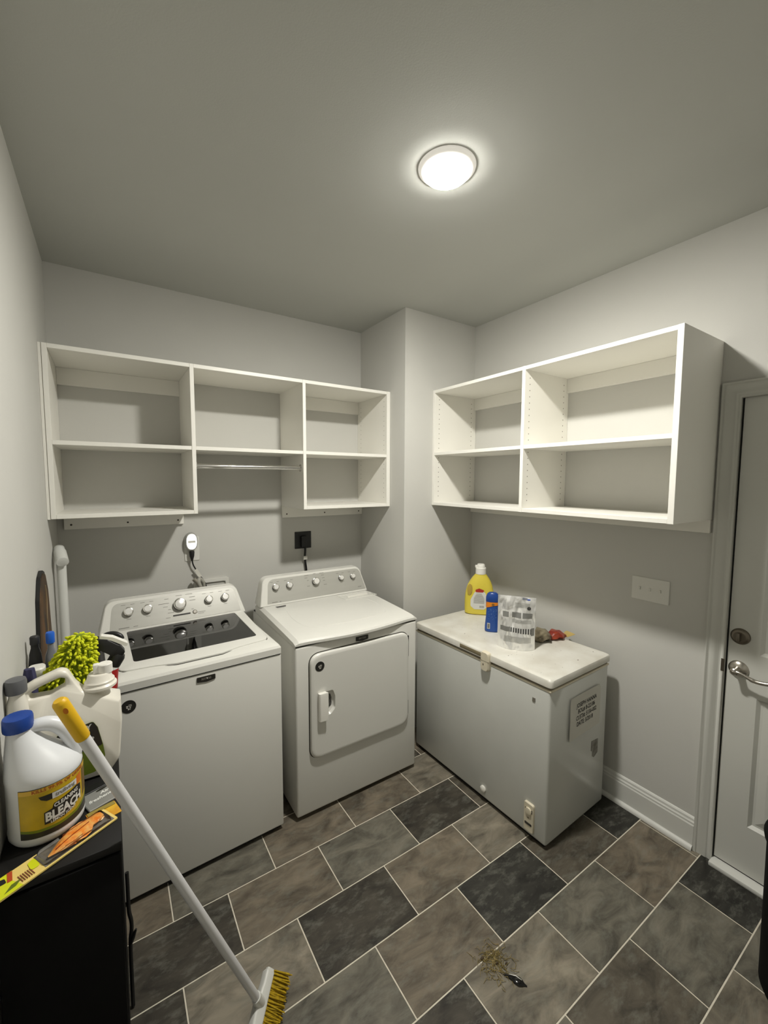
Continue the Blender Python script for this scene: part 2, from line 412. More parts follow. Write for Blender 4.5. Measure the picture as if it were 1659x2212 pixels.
for a, b in ((vx[2][1], vx[3][0]), (vx[0][1], vx[1][0])): box('back_rail', a+.0005, b-.0005, -.018, yb, 2.18, LZ1-TH-.0005, MELA, u, .0006, 1)
SCR = mat('screw_dark', srgb(70, 66, 58), .5, .5)
for a, b, z0, z1 in ((.03, .595, 1.438, LZ0-.0006), (lx[2]-.01, lx[3], 1.445, LZ0-.0006)):
    rl = box('mounting_rail', a, b, -.02, yb, z0, z1, MELA, u, .0008, 1)
    for k in range(3):
        bm = bmesh.new(); x = a+.03+(b-a-.06)*k/2; zc = z0+.024
        loft(bm, [[(x+.005*math.cos(q*PI/6), y, zc+.005*math.sin(q*PI/6)) for q in range(12)] for y in (-.0195, -.021)]); finish('screw', bm, SCR, rl)
bm = bmesh.new(); ry, rz = -.352, 1.771
tube(bm, [(vx[1][1]+.002, ry, rz), (vx[2][0]-.002, ry, rz)], .0125, 24); rod = finish('hanging_rod', bm, CHROME, u)
for x0, x1 in ((vx[1][1]+.0003, vx[1][1]+.006), (vx[2][0]-.006, vx[2][0]-.0003)):
    bm = bmesh.new(); tube(bm, [(x0, ry, rz), (x1, ry, rz)], .021, 24); finish('rod_flange', bm, CHROME, rod)
# shelf-pin holes of the right-most panel
bm = bmesh.new()
xx = vx[3][0]-.0004
for yy in (-LD+.035, -.05):
    for z in [LZ0+.06+.032*i for i in range(21)]:
        if abs(z-LZM) < .02: continue
        vs = [bm.verts.new((xx, yy+.0025*math.cos(q*PI/4), z+.0025*math.sin(q*PI/4))) for q in range(8)]; bm.faces.new(vs)
o = finish('pin_holes', bm, HOLE, u, smooth=False); o['kind'] = 'stuff'

RD = .3831; RZ0, RZ1, RZM = 1.5344, 2.292, 1.876
ry_ = [-D-.001, -1.2813, -2.0046]
u = thing('wall_shelf_unit', 'white open shelf unit of two bays beside the door above the freezer', 'shelf unit', (0, 0, 0))
xb = XR-.001; xf = XR-RD
def ypanel(name, ya, yb_, z0, z1, par, x0=xf, x1=xb): return box(name, x0, x1, ya, yb_, z0, z1, MELA, par, .0008, 1)
vy = [(ry_[0]-TH, ry_[0]), (ry_[1]-TH/2, ry_[1]+TH/2), (ry_[2], ry_[2]+.022)]
for a, b in vy: ypanel('side_panel', a, b, RZ0-.001, RZ1, u)
for i in range(2):
    b, a = vy[i][0]-.0003, vy[i+1][1]+.0003
    ypanel('top_panel', a, b, RZ1-TH, RZ1-.0005, u, xf+.0005)
    ypanel('shelf', a, b, RZM-TH/2, RZM+TH/2, u, xf+.002)
    ypanel('bottom_panel', a, b, RZ0, RZ0+TH, u, xf+.0005)
    box('back_rail', XR-.018, xb, a, b, 2.195, RZ1-TH-.0005, MELA, u, .0006, 1)
rl = box('mounting_rail', XR-.02, xb, ry_[2]+.002, ry_[0]-.002, 1.474, RZ0-.0015, MELA, u, .0008, 1)
bm = bmesh.new()
for yy in (vy[0][0]-.0004, vy[1][0]-.0004):
    for xx in (xf+.04, xb-.045):
        for z in [RZ0+.06+.032*i for i in range(21)]:
            if abs(z-RZM) < .02: continue
            vs = [bm.verts.new((xx+.003*math.cos(q*PI/4), yy, z+.003*math.sin(q*PI/4))) for q in range(8)]; bm.faces.new(vs)
o = finish('pin_holes', bm, HOLE, u, smooth=False); o['kind'] = 'stuff'

# ------------------------------------------------------------------ appliances: shared bits
def console(parent, W_, xin, yb0, zb0, yt, zt, m, depth=.085):
    v = Vector((0, yt-yb0, zt-zb0)); L = v.length; v.normalize(); n = Vector((0, -v.z, v.y))
    O = Vector((0, yb0, zb0))
    P = lambda x, s, d=0: O+Vector((x, 0, 0))+v*s+n*d
    out = rpoly([(0, 0), (W_, 0), (W_-xin, L), (xin, L)], [0, 0, .05, .05], 8)
    cx = W_/2
    def sc(k, drop): return [((x-cx)*(1-k)+cx, s*(1-drop)) for x, s in out]
    bm = bmesh.new()
    back = [(x, yb0+depth+.02, zb0+(s*v.z)) for x, s in out]
    loft(bm, [back]+[[P(x, s, -.012) for x, s in out], [P(x, s, -.003) for x, s in sc(.006, .012)], [P(x, s, 0) for x, s in sc(.018, .03)]])
    body = finish('console', bm, m, parent, sharp=30)
    return body, P, L
def knob(parent, P, x, s, r, big=False):
    A = [P(x, s, d) for d in (0, 1)]; n = (A[1]-A[0]); uu_, vv_ = frame_of(n)
    def cyl(prof, name, m, par):
        bm = bmesh.new(); loft(bm, [[P(x, s, d)+rad*(uu_*math.cos(2*PI*i/28)+vv_*math.sin(2*PI*i/28)) for i in range(28)] for rad, d in prof]); return finish(name, bm, m, par)
    h = .024 if big else .020
    k = cyl([(r*1.0, .0005), (r*1.0, h*.55), (r*.97, h*.7)], 'knob', BADGE, parent)
    cyl([(r*.99, h*.55), (r*1.02, h*.7), (r*.99, h*.95), (r*.86, h)], 'bezel', CHROME, k)
    cyl([(r*.80, h*.9), (r*.78, h*1.12), (r*.70, h*1.18)], 'knob_face', KNOBF, k)
def legend(parent, P, x, s, w_, h_=.0022, m=GREYINK, name='printed_mark'):
    bm = bmesh.new(); vs = [bm.verts.new(P(x+a, s+b, .0014)) for a, b in ((-w_/2, -h_/2), (w_/2, -h_/2), (w_/2, h_/2), (-w_/2, h_/2))]; bm.faces.new(vs)
    return bm
def legends(parent, P, items):
    bm = bmesh.new()
    for x, s, w_, h_ in items:
        vs = [bm.verts.new(P(x+a, s+b, .0014)) for a, b in ((-w_/2, -h_/2), (w_/2, -h_/2), (w_/2, h_/2), (-w_/2, h_/2))]; bm.faces.new(vs)
    o = finish('printed_marks', bm, GREYINK, parent, smooth=False); o['kind'] = 'stuff'
def badge(parent, x0, x1, z0, z1, y=0):
    b_ = bmesh.new(); q = rpoly([(x0, z0), ((x0+x1)/2, z0-.005), (x1, z0), (x1, z1), (x0, z1)], [.002, 0, .002, .002, .002], 2)
    prism(b_, q, lambda x, z: (x, y-.004, z), lambda x, z: (x, y+.001, z)); o = finish('brand_badge', b_, BADGE, parent)
    text('badge_lettering', 'MAYTAG', (z1-z0)*.62, lambda a, c: Vector(((x0+x1)/2+a, y-.0045, (z0+z1)/2+c)), BADGET, o, stretch=.78, bold=.0006)
def sticker(parent, x, z, r, y):
    bm = bmesh.new(); loft(bm, [[(x+r*math.cos(2*PI*i/32), yy, z+r*math.sin(2*PI*i/32)) for i in range(32)] for yy in (y+.0005, y-.0012)])
    o = finish('round_sticker', bm, mat('sticker_black', srgb(36, 35, 32), .4), parent)
    bm = bmesh.new()
    for x0, x1, z0, z1 in ((-.32, -.06, .02, .16), (-.02, .40, .22, .30), (.0, .42, .02, .10), (-.30, -.08, -.20, -.06), (-.1, .05, -.5, -.25), (.12, .3, -.22, -.08), (.1, .25, -.46, -.32)):
        vs = [bm.verts.new((x+a*r, y-.0016, z+c*r)) for a, c in ((x0, z0), (x1, z0), (x1, z1), (x0, z1))]; bm.faces.new(vs)
    p = finish('sticker_print', bm, mat('sticker_white', srgb(226, 224, 214), .5), o, smooth=False)

# ------------------------------------------------------------------ washer
W = thing('washing_machine', 'white top-loading washing machine with dark glass lid under the long shelf', 'washer', (.1816, -.8927, 0), .0365)
WW = .699; WDp = .69
bm = bmesh.new(); rbox(bm, 0, WW, 0, WDp, .025, .880, .006, 3); finish('cabinet', bm, ENAM, W)
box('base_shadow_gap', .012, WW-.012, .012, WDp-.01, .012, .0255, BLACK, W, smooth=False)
for x in (.05, WW-.05):
    for y in (.05, WDp-.05):
        bm = bmesh.new(); lathe(bm, [(.022, 0), (.022, .012), (.012, .014), (.012, .03)], 16, (x, y, 0)); finish('foot', bm, BLK, W)
box('seam', .004, WW-.004, .004, WDp-.004, .879, .886, BLACK, W, smooth=False)
# deck with opening
NR = 64
hole = resample(rrect(.112, .628, .128, .508, .02, 4), NR)
def deckz(y):
    return .931+.018*min(1, max(0, y)/.5)
outer = resample(rrect(-.001, WW+.001, -.004, .60, .008, 3), NR)
def ring_match(outer, inner):
    c = Vector((.37, .318)); f = lambda q: math.atan2(q[1]-c.y, q[0]-c.x)
    return outer, inner
def rayhit(poly, c, ang):
    d = Vector((math.cos(ang), math.sin(ang))); best = None
    for i in range(len(poly)):
        a = Vector(poly[i]); b = Vector(poly[(i+1) % len(poly)]); e = b-a
        den = d.x*e.y-d.y*e.x
        if abs(den) < 1e-12: continue
        t_ = ((a.x-c[0])*e.y-(a.y-c[1])*e.x)/den; s_ = ((a.x-c[0])*d.y-(a.y-c[1])*d.x)/den
        if t_ > 0 and -1e-6 <= s_ <= 1+1e-6: best = t_ if best is None else min(best, t_)
    return (c[0]+d.x*best, c[1]+d.y*best)
def match(outer, inner, c):
    angs = sorted(set([round(math.atan2(q[1]-c[1], q[0]-c[0]), 5) for q in outer+inner]))
    return [rayhit(outer, c, a) for a in angs], [rayhit(inner, c, a) for a in angs]
hole_p = rrect(.112, .628, .128, .508, .018, 4)
out_p = rrect(-.001, WW+.001, -.004, .60, .012, 3)
Oo, Ii = match(out_p, hole_p, (.37, .318))
c = Vector((WW/2, .3))
bm = bmesh.new()
def shr(q, d): # pull the outline inward
    v = Vector(q)-c; return (c.x+v.x*(1-d/abs(.35)), c.y+v.y*(1-d/.3))
n = len(Oo)
loops = [[(x, y, .886) for x, y in Oo], [(x, y, .914) for x, y in Oo], [(*shr(q, .006), .924) for q in Oo], [(*shr(q, .022), .931) for q in Oo],
         [(*shr(q, .05), .936+.01*min(1, max(0, q[1])/.5)) for q in Oo], [(x, y, deckz(y)) for x, y in Ii], [(x, y, .87) for x, y in Ii]]
loft(bm, loops, False, False); finish('top_deck', bm, ENAM, W, sharp=28)
# lid frame: raised rounded frame around the glass
lid_o = rpoly([(.045, .524), (.678, .524), (.664, .070), (.52, .055), (.44, .030), (.26, .030), (.18, .055), (.058, .070)], [.02, .02, .04, .1, .03, .03, .1, .04], 6)
Lo, Li = match(lid_o, hole_p, (.37, .318))
zl = lambda y: deckz(y)+.010
bm = bmesh.new()
sh2 = lambda q, d: (.37+(q[0]-.37)*(1-d/.3), .318+(q[1]-.318)*(1-d/.2))
loft(bm, [[(x, y, zl(y)-.008) for x, y in Lo], [(x, y, zl(y)-.002) for x, y in Lo], [(*sh2(q, .003), zl(q[1])) for q in Lo], [(x, y, zl(y)) for x, y in Ii2] if False else [(x, y, zl(y)) for x, y in Li], [(x, y, zl(y)-.012) for x, y in Li]], False, False)
lid = finish('lid', bm, ENAM, W, sharp=28)
bm = bmesh.new(); q2 = [(.37+(x-.37)*1.008, .318+(y-.318)*1.012) for x, y in Lo]; ring_solid(bm, q2, Li, lambda x, y: (x, y, deckz(y)+.0005), lambda x, y: (x, y, deckz(y)+.0025)); finish('lid_gap', bm, mat('gap_grey', srgb(70, 68, 60), .8), lid, smooth=False)
GLASS = clear('washer_dark_glass', (.52, .505, .51, 1), .06, .03)
bm = bmesh.new(); gi = [(.37+(x-.37)*.999, .318+(y-.318)*.999) for x, y in hole_p]; prism(bm, gi, lambda x, y: (x, y, zl(y)-.006), lambda x, y: (x, y, zl(y)-.002)); finish('lid_glass', bm, GLASS, lid)
# inner border of glass (black print)
bm = bmesh.new(); gin = rrect(.130, .610, .144, .492, .014, 4); A_, B_ = match(hole_p, gin, (.37, .318)); ring_solid(bm, A_, B_, lambda x, y: (x, y, zl(y)-.0075), lambda x, y: (x, y, zl(y)-.0065)); finish('glass_border', bm, BADGE, lid, smooth=False)
# tub under the glass
TUB = mat('tub_grey', srgb(176, 175, 172), .4)
bm = bmesh.new(); cc = (.35, .33)
loft(bm, [[(cc[0]+r*math.cos(2*PI*i/48), cc[1]+r*math.sin(2*PI*i/48), z) for i in range(48)] for r, z in ((.285, .882), (.27, .886), (.235, .884), (.225, .872), (.225, .8805))], False, False); finish('tub_ring', bm, TUB, W)
bm = bmesh.new(); loft(bm, [[(cc[0]+r*math.cos(2*PI*i/40), cc[1]+r*math.sin(2*PI*i/40), .8808) for i in range(40)] for r in (.226, .001)], False, True); finish('tub_floor', bm, mat('tub_dark', srgb(64, 62, 62), .5), W)
bm = bmesh.new(); lathe(bm, [(.05, .881), (.045, .900), (.03, .908), (.012, .911)], 24, (cc[0]+.02, cc[1]-.03, 0)); finish('agitator_cap', bm, CHROME, W)
con, P, L = console(W, WW, .036, .530, .948, .603, 1.098, ENAM)
bm = bmesh.new(); q = rpoly([(.045, .012), (WW-.028, .012), (WW-.052, L-.018), (.062, L-.018)], [.004, .004, .04, .04], 6); prism(bm, q, lambda x, s: P(x, s, -.002), lambda x, s: P(x, s, .0010)); pan = finish('control_panel', bm, SILV, con)
for x, r in ((.128, .0215), (.212, .0215), (.362, .031), (.508, .0205), (.594, .0205)): knob(pan, P, x, .098 if r < .03 else .096, r, r > .03)
leg = []
for kx in (.128, .212, .508, .594):
    leg += [(kx-.02, .135, .02, .002), (kx+.02, .135, .018, .002), (kx, .062, .02, .002)]
for i, (a, b, wd) in enumerate(((-.06, .135, .02), (-.075, .112, .05), (-.068, .094, .022), (-.05, .078, .014), (-.045, .060, .03), (.0, .145, .03), (.05, .145, .035), (.065, .128, .03), (.065, .11, .03), (.06, .062, .012), (-.06, .035, .022), (.10, .04, .045), (.1, .032, .03))): leg.append((.362+a, b, wd, .0022))
leg += [(.105, .022, .045, .0035), (.155, .022, .02, .0025)]
legends(pan, P, leg)
bm = bmesh.new(); prism(bm, rrect(.325, .41, .038, .0455, .003, 3), lambda x, s: P(x, s, .0008), lambda x, s: P(x, s, .0022)); finish('display_slot', bm, BADGE, pan)
bm = bmesh.new(); uu_, vv_ = frame_of(P(0, 0, 1)-P(0, 0, 0)); loft(bm, [[P(.432, .045, d)+r*(uu_*math.cos(2*PI*i/20)+vv_*math.sin(2*PI*i/20)) for i in range(20)] for r, d in ((.011, .0005), (.011, .004), (.008, .007))]); finish('start_button', bm, NICKEL, pan)
badge(W, .327, .401, .848, .868)
sticker(W, .080, .823, .0255, 0)

# ------------------------------------------------------------------ dryer
DR = thing('clothes_dryer', 'white front-loading dryer with a hinged square door beside the washer', 'dryer', (.9467, -.8741, 0), .0022)
DW = .736; DD = .70
bm = bmesh.new(); rbox(bm, 0, DW, 0, DD, .022, .893, .010, 3); finish('cabinet', bm, ENAM, DR)
for x in (.06, DW-.06):
    for y in (.07, DD-.05):
        bm = bmesh.new(); lathe(bm, [(.025, 0), (.025, .010), (.012, .013), (.012, .03)], 16, (x, y, 0)); finish('foot', bm, BLK, DR)
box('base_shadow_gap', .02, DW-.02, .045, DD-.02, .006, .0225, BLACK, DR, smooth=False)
box('seam', .005, DW-.005, .004, DD-.005, .892, .898, BLACK, DR, smooth=False)
# top with a bowed front lip
NX = 40
def lip(x): return -.002-.030*max(0, math.sin(PI*min(1, max(0, (x-.05)/(DW-.10)))))**1.3
bm = bmesh.new()
secs = []
for i in range(NX+1):
    x = -.001+(DW+.002)*i/NX; f = lip(x); e = 1.0
    ex = min(x+.001, DW+.001-x); k = min(1, ex/.014); dz = (1-math.sqrt(max(0, 1-(1-k)**2)))*.014
    secs.append([(x, f+.006, .897), (x, f, .902), (x, f, .914-dz*.5), (x, f+.008, .923-dz), (x, f+.03, .928-dz), (x, .12, .934-dz), (x, .54, .952-dz), (x, .545, .95-dz), (x, .64, .95-dz), (x, .64, .897)])
loft(bm, secs); top = finish('top_panel', bm, ENAM, DR, sharp=28)
ztop = lambda y: .934+(y-.12)*.018/.42
bm = bmesh.new()
path = [(.13, .50), (.10, .30), (.115, .16), (.16, .115)]+[(x, .115-.02*math.sin(PI*(x-.16)/.42)) for x in (.25, .35, .45)]+[(.58, .115), (.63, .17), (.645, .30), (.63, .38)]
tube(bm, [(x, y, ztop(y)-.0008) for x, y in [tuple(v)[:2] for v in smoothpath([(a, b, 0) for a, b in path], 5)]], .0022, 6); finish('embossed_line', bm, ENAM, top)
bm = bmesh.new(); q = [(.487, .515), (.505, .425), (.735, .425), (.715, .515)]
ring_solid(bm, q, [(.491, .511), (.508, .429), (.730, .429), (.711, .511)], lambda x, y: (x, y, ztop(y)-.001), lambda x, y: (x, y, ztop(y)+.0022)); ls = finish('lint_lid', bm, ENAM, top)
bm = bmesh.new(); prism(bm, rrect(.54, .69, .462, .485, .006, 3), lambda x, y: (x, y, ztop(y)-.001), lambda x, y: (x, y, ztop(y)+.004)); finish('lint_handle', bm, WPLA, ls)
bm = bmesh.new(); prism(bm, [(.085, .49), (.135, .49), (.145, .512), (.08, .512)], lambda x, y: (x, y, ztop(y)-.001), lambda x, y: (x, y, ztop(y)+.0012)); finish('top_label', bm, BADGE, top)
con, P, L = console(DR, DW, .034, .545, .952, .605, 1.112, ENAM)
bm = bmesh.new(); q = rpoly([(.045, .010), (DW-.012, .010), (DW-.040, L-.016), (.066, L-.016)], [.004, .004, .045, .045], 6); prism(bm, q, lambda x, s: P(x, s, -.002), lambda x, s: P(x, s, .0010)); pan = finish('control_panel', bm, SILV, con)
for x, r in ((.105, .019), (.192, .019), (.368, .0235), (.55, .0175), (.638, .0175)): knob(pan, P, x, .105, r, r > .02)
leg = [(.06+.03, .016, .035, .003), (.125, .016, .01, .003)]
for kx in (.105, .192, .55, .638): leg += [(kx-.02, .137, .018, .002), (kx+.02, .137, .016, .002), (kx, .074, .016, .002)]
for a, b, wd in ((-.055, .15, .03), (-.06, .135, .02), (-.05, .118, .012), (.05, .155, .03), (.055, .14, .02), (.058, .122, .018), (.06, .104, .014), (-.05, .082, .02), (.065, .078, .022), (.0, .155, .018)): leg.append((.368+a, b, wd, .0024))
leg += [(.68, .03, .028, .003)]
legends(pan, P, leg)
# front door
bm = bmesh.new(); q = rrect(.066, .676, .302, .850, .062, 8); prism(bm, q, lambda x, z: (x, -.001, z), lambda x, z: (x, .002, z)); finish('door_gap', bm, mat('gap_grey', None), DR, smooth=False)
def sq(d, r=.056): return rrect(.071+d, .671-d, .307+d, .845-d, r, 8)
cup = rpoly([(.140, .520), (.178, .520), (.203, .545), (.203, .610), (.190, .645), (.140, .645)], [.012, .02, .02, .02, .012, .01], 5)
S1, S2 = match(sq(.02, .045), cup, (.17, .58))
bm = bmesh.new()
loft(bm, [[(x, .001, z) for x, z in sq(0)], [(x, -.010, z) for x, z in sq(0)], [(x, -.016, z) for x, z in sq(.003)], [(x, -.019, z) for x, z in sq(.010)], [(x, -.019, z) for x, z in sq(.02, .045)]], False, False)
cs = lambda k: [(.17+(x-.17)*k, .58+(z-.58)*k) for x, z in S2]
loft(bm, [[(x, -.019, z) for x, z in S1], [(x, -.019, z) for x, z in S2], [(x, -.016, z) for x, z in cs(.96)], [(x, -.006, z) for x, z in cs(.86)], [(x, -.001, z) for x, z in cs(.6)]], False, True)
dd = finish('door', bm, ENAM, DR, sharp=40)
bm = bmesh.new()
q = rpoly([(.107, -.018), (.107, -.034), (.113, -.041), (.152, -.043), (.156, -.039), (.150, -.033), (.146, -.018)], [.0, .005, .006, .003, .002, .004, 0], 4)
loft(bm, [[(x, y, .508) for x, y in q], [(x, y, .512) for x, y in q], [(x, y, .636) for x, y in q], [(x, y*.92-.001, .648) for x, y in q]]); finish('door_handle', bm, WPLA, dd)
badge(DR, .334, .408, .858, .880)
sticker(dd, .119, .783, .0245, -.019)
for z0, z1 in ((.70, .82), (.36, .44)):
    box('hinge_edge', .6715, .6755, -.010, -.001, z0, z1, BADGE, dd, .001, 1)

# ------------------------------------------------------------------ chest freezer
FZ = thing('chest_freezer', 'worn white chest freezer with cream latch against the right wall', 'freezer', (1.8334, -1.6512, 0), .0305)
FW, FL_ = .515, .943
bm = bmesh.new(); rbox(bm, .004, FW-.004, .004, FL_-.004, .02, .762, .012, 3); finish('cabinet', bm, ENAM2, FZ)
box('base_plinth', .022, FW-.022, .022, FL_-.02, .0, .021, BLACK, FZ, smooth=False)
box('gasket', .008, FW-.008, .008, FL_-.008, .758, .778, GASK, FZ, .003, 1)
box('gasket_trim', .002, FW-.002, .002, FL_-.002, .755, .765, CREAM, FZ, .003, 2)
bm = bmesh.new(); q = lambda d, r=.022: rrect(-.004+d, FW+.003-d, -.004+d, FL_+.002-d, r, 6)
loft(bm, [[(x, y, .777) for x, y in q(.004)], [(x, y, .780) for x, y in q(0)], [(x, y, .805) for x, y in q(0)], [(x, y, .812) for x, y in q(.003)], [(x, y, .8165) for x, y in q(.012)], [(x, y, .8175) for x, y in q(.03)]])
ld = finish('lid', bm, LIDW, FZ, sharp=40)
box('grip_recess', -.0062, .004, .405, .556, .786, .806, mat('recess_tan', srgb(128, 118, 92), .7), ld, .003, 2)
bm = bmesh.new(); lq = rpoly([(.342, .722), (.398, .722), (.398, .824), (.342, .824)], [.022, .022, .02, .02], 6)
loft(bm, [[(.004, y, z) for y, z in lq], [(-.012, y, z) for y, z in lq], [(-.018, .37+(y-.37)*.8, .77+(z-.77)*.92) for y, z in lq]]); la = finish('latch', bm, CREAM, FZ)
box('latch_split', -.0186, -.010, .3425, .3975, .7760, .7775, GASK, la, smooth=False)
bm = bmesh.new(); loft(bm, [[(xx, .376+.004*math.cos(2*PI*i/14), .757+.006*math.sin(2*PI*i/14)) for i in range(14)] for xx in (-.012, -.0187)]); finish('keyhole', bm, GASK, la)
box('square_badge', .0015, .005, .080, .096, .680, .700, mat('badge_grey', srgb(118, 114, 104), .4), FZ, .001, 1)
bm = bmesh.new(); loft(bm, [[(xx, .374+r*math.cos(2*PI*i/24), .072+r*1.0*math.sin(2*PI*i/24)) for i in range(24)] for r, xx in ((.017, .005), (.017, -.004), (.012, -.008), (.004, -.009))]); finish('drain_cap', bm, WPLA, FZ)
bm = bmesh.new(); cq = rrect(.064, .117, .044, .184, .010, 4); loft(bm, [[(.005, y, z) for y, z in cq], [(-.004, y, z) for y, z in cq], [(-.007, .09+(y-.09)*.92, .114+(z-.114)*.97) for y, z in cq]]); cp = finish('control_plate', bm, CREAM, FZ)
bm = bmesh.new(); loft(bm, [[(xx, .09+r*math.cos(2*PI*i/24), .148+r*math.sin(2*PI*i/24)) for i in range(24)] for r, xx in ((.017, -.006), (.016, -.013), (.010, -.014))]); finish('thermostat_dial', bm, CREAM, cp)
box('indicator', -.0078, -.005, .088, .096, .108, .116, GASK, cp, .001, 1)
box('power_switch', -.009, -.005, .072, .110, .076, .088, BADGE, cp, .002, 1)
for q in ((.106, .150), (.073, .150)): box('dial_mark', -.0076, -.005, q[0]-.003, q[0]+.003, q[1]-.008, q[1]+.008, BADGE, cp, smooth=False)
# small sticker on the end panel
bm = bmesh.new(); q = [(.372, .395), (.436, .388), (.436, .315), (.40, .300), (.384, .312), (.384, .335), (.372, .345)]
prism(bm, q, lambda x, z: (x, .0045, z), lambda x, z: (x, .0030, z)); finish('torn_sticker', bm, mat('sticker_grey', srgb(146, 144, 136), .6, color2=srgb(104, 101, 92), scale=40), FZ)
bm = bmesh.new(); rim = [(x, .004-.0, z) for x, z in ((.075, .45),)]
bm.free()
# dirt flecks on the lid
FLECK = mat('dirt_fleck', srgb(88, 78, 62), .9)
bm = bmesh.new(); rnd = random.Random(3)
for x, y, r in [(.06, .28, .003), (.10, .62, .003), (.30, .05, .0035), (.46, .06, .003)]+[(rnd.uniform(.02, .49), rnd.uniform(.02, .9), rnd.uniform(.0008, .0018)) for _ in range(60)]:
    vs = [bm.verts.new((x+r*(1+.4*rnd.random())*math.cos(q*PI/3), y+r*math.sin(q*PI/3), .8181)) for q in range(6)]; bm.faces.new(vs)
o = finish('dirt_flecks', bm, FLECK, ld, smooth=False); o['kind'] = 'stuff'
# paper notice taped on the end panel
fa = .0305
def FW2(x, y, z): return Vector((1.8334+x*math.cos(fa)-y*math.sin(fa), -1.6512+x*math.sin(fa)+y*math.cos(fa), z))
pn = thing('paper_notice', 'sheet of printed paper taped to the end of the chest freezer', 'paper', FW2(.29, -.0005, .58), fa)
def pf(u_, v_):   # u -.14...14 across, v -.105...105
    uq, vq = u_/.14, v_/.105
    lift = .001+.010*max(0, -uq-.35)**1.3*(1-.6*abs(vq))+.004*max(0, vq-.7)
    x = u_+.008*vq*vq*(1 if uq < -.5 else 0)*(uq+.5)*-1
    return Vector((x, -lift-.0008, v_))
PAPER = mat('paper_sheet', srgb(214, 212, 203), .9, var=.01, scale=10)
bm = bmesh.new(); nu, nv = 20, 14
outl = {}
g1 = [[None]*(nu+1) for _ in range(nv+1)]
for layer in (0, 1):
    for j in range(nv+1):
        for i in range(nu+1):
            q = pf(-.14+.28*i/nu, -.105+.21*j/nv); q.y += -.0004*layer; g1[j][i] = bm.verts.new(q) if not (i > nu-3 and j > nv-3 and (i-nu+2)+(j-nv+2) > 3) else None
    for j in range(nv):
        for i in range(nu):
            qd = (g1[j][i], g1[j][i+1], g1[j+1][i+1], g1[j+1][i])
            if None not in qd: bm.faces.new(qd)
finish('sheet', bm, PAPER, pn, sharp=60)
for i, (s_, dx_) in enumerate((('JOSEPH HANNA', 0), ('BOL# B-22186', 0), ('CUST#: 5156-002', 0), ('DATE: 5/2018', -.012))):
    text('printed_line', s_, .030, lambda a, b, i=i, d_=dx_: pf(a+.01+d_, b+.052-.031*i)+Vector((0, -.0009, 0)), INK, pn, bold=.0007, stretch=.84)

# ------------------------------------------------------------------ wall fittings
PLATE = mat('plate_white', srgb(222, 221, 214), .4)
# washer outlet
o_ = thing('wall_outlet', 'white duplex outlet plate on the back wall above the washer', 'outlet', (.637, 0, 1.281))
bm = bmesh.new(); q = lambda d: rrect(-.041+d, .041-d, -.072+d, .072-d, .004, 3); loft(bm, [[(x, -.0005, z) for x, z in q(0)], [(x, -.003, z) for x, z in q(0)], [(x, -.005, z) for x, z in q(.002)]]); finish('cover_plate', bm, PLATE, o_)
for zc in (-.02, .02):
    bm = bmesh.new(); loft(bm, [[(.016*math.cos(2*PI*i/20), y, zc+.014*math.sin(2*PI*i/20)) for i in range(20)] for y in (-.004, -.0062)]); rc = finish('receptacle', bm, PLATE, o_)
    for x in (-.006, .006): box('slot', x-.001, x+.001, -.0066, -.006, zc-.002, zc+.006, BLACK, rc, smooth=False)
# plug-in light adapter
nl = thing('plug_in_light', 'small oval clear plug-in light glowing on the outlet above the washer', 'night light', (.632, -.006, 1.33))
bm = bmesh.new(); ov = lambda rx, rz: [(rx*math.copysign(abs(math.cos(2*PI*i/36))**.85, math.cos(2*PI*i/36)), rz*math.copysign(abs(math.sin(2*PI*i/36))**.8, math.sin(2*PI*i/36))) for i in range(36)]
loft(bm, [[(x, 0, z) for x, z in ov(.034, .052)], [(x, -.006, z) for x, z in ov(.036, .054)], [(x, -.030, z) for x, z in ov(.034, .052)], [(x, -.034, z) for x, z in ov(.031, .050)]]); finish('body', bm, mat('night_body', srgb(176, 177, 172), .25, .2), nl)
GLOW = emit('led_glow', (1, .97, .9, 1), NIGHT_STRENGTH)
bm = bmesh.new(); loft(bm, [[(x, -.0335, z) for x, z in ov(.028, .046)], [(x, -.0365, z) for x, z in ov(.026, .044)]]); ln = finish('led_lens', bm, GLOW, nl)
bm = bmesh.new()
for z in (-.030, -.008, .008, .030): rbox(bm, -.022, .022, -.0372, -.0362, z-.0007, z+.0007)
for x in (-.009, .009):
    for zc in (-.026, .026): rbox(bm, x-.0007, x+.0007, -.0372, -.0362, zc-.014, zc+.014)
o = finish('lens_ribs', bm, mat('facet_grey', srgb(150, 150, 144), .3), ln, smooth=False); o['kind'] = 'stuff'
box('lens_bridge', -.021, .021, -.0374, -.036, -.0065, .0065, PLATE, ln, .0006, 1)
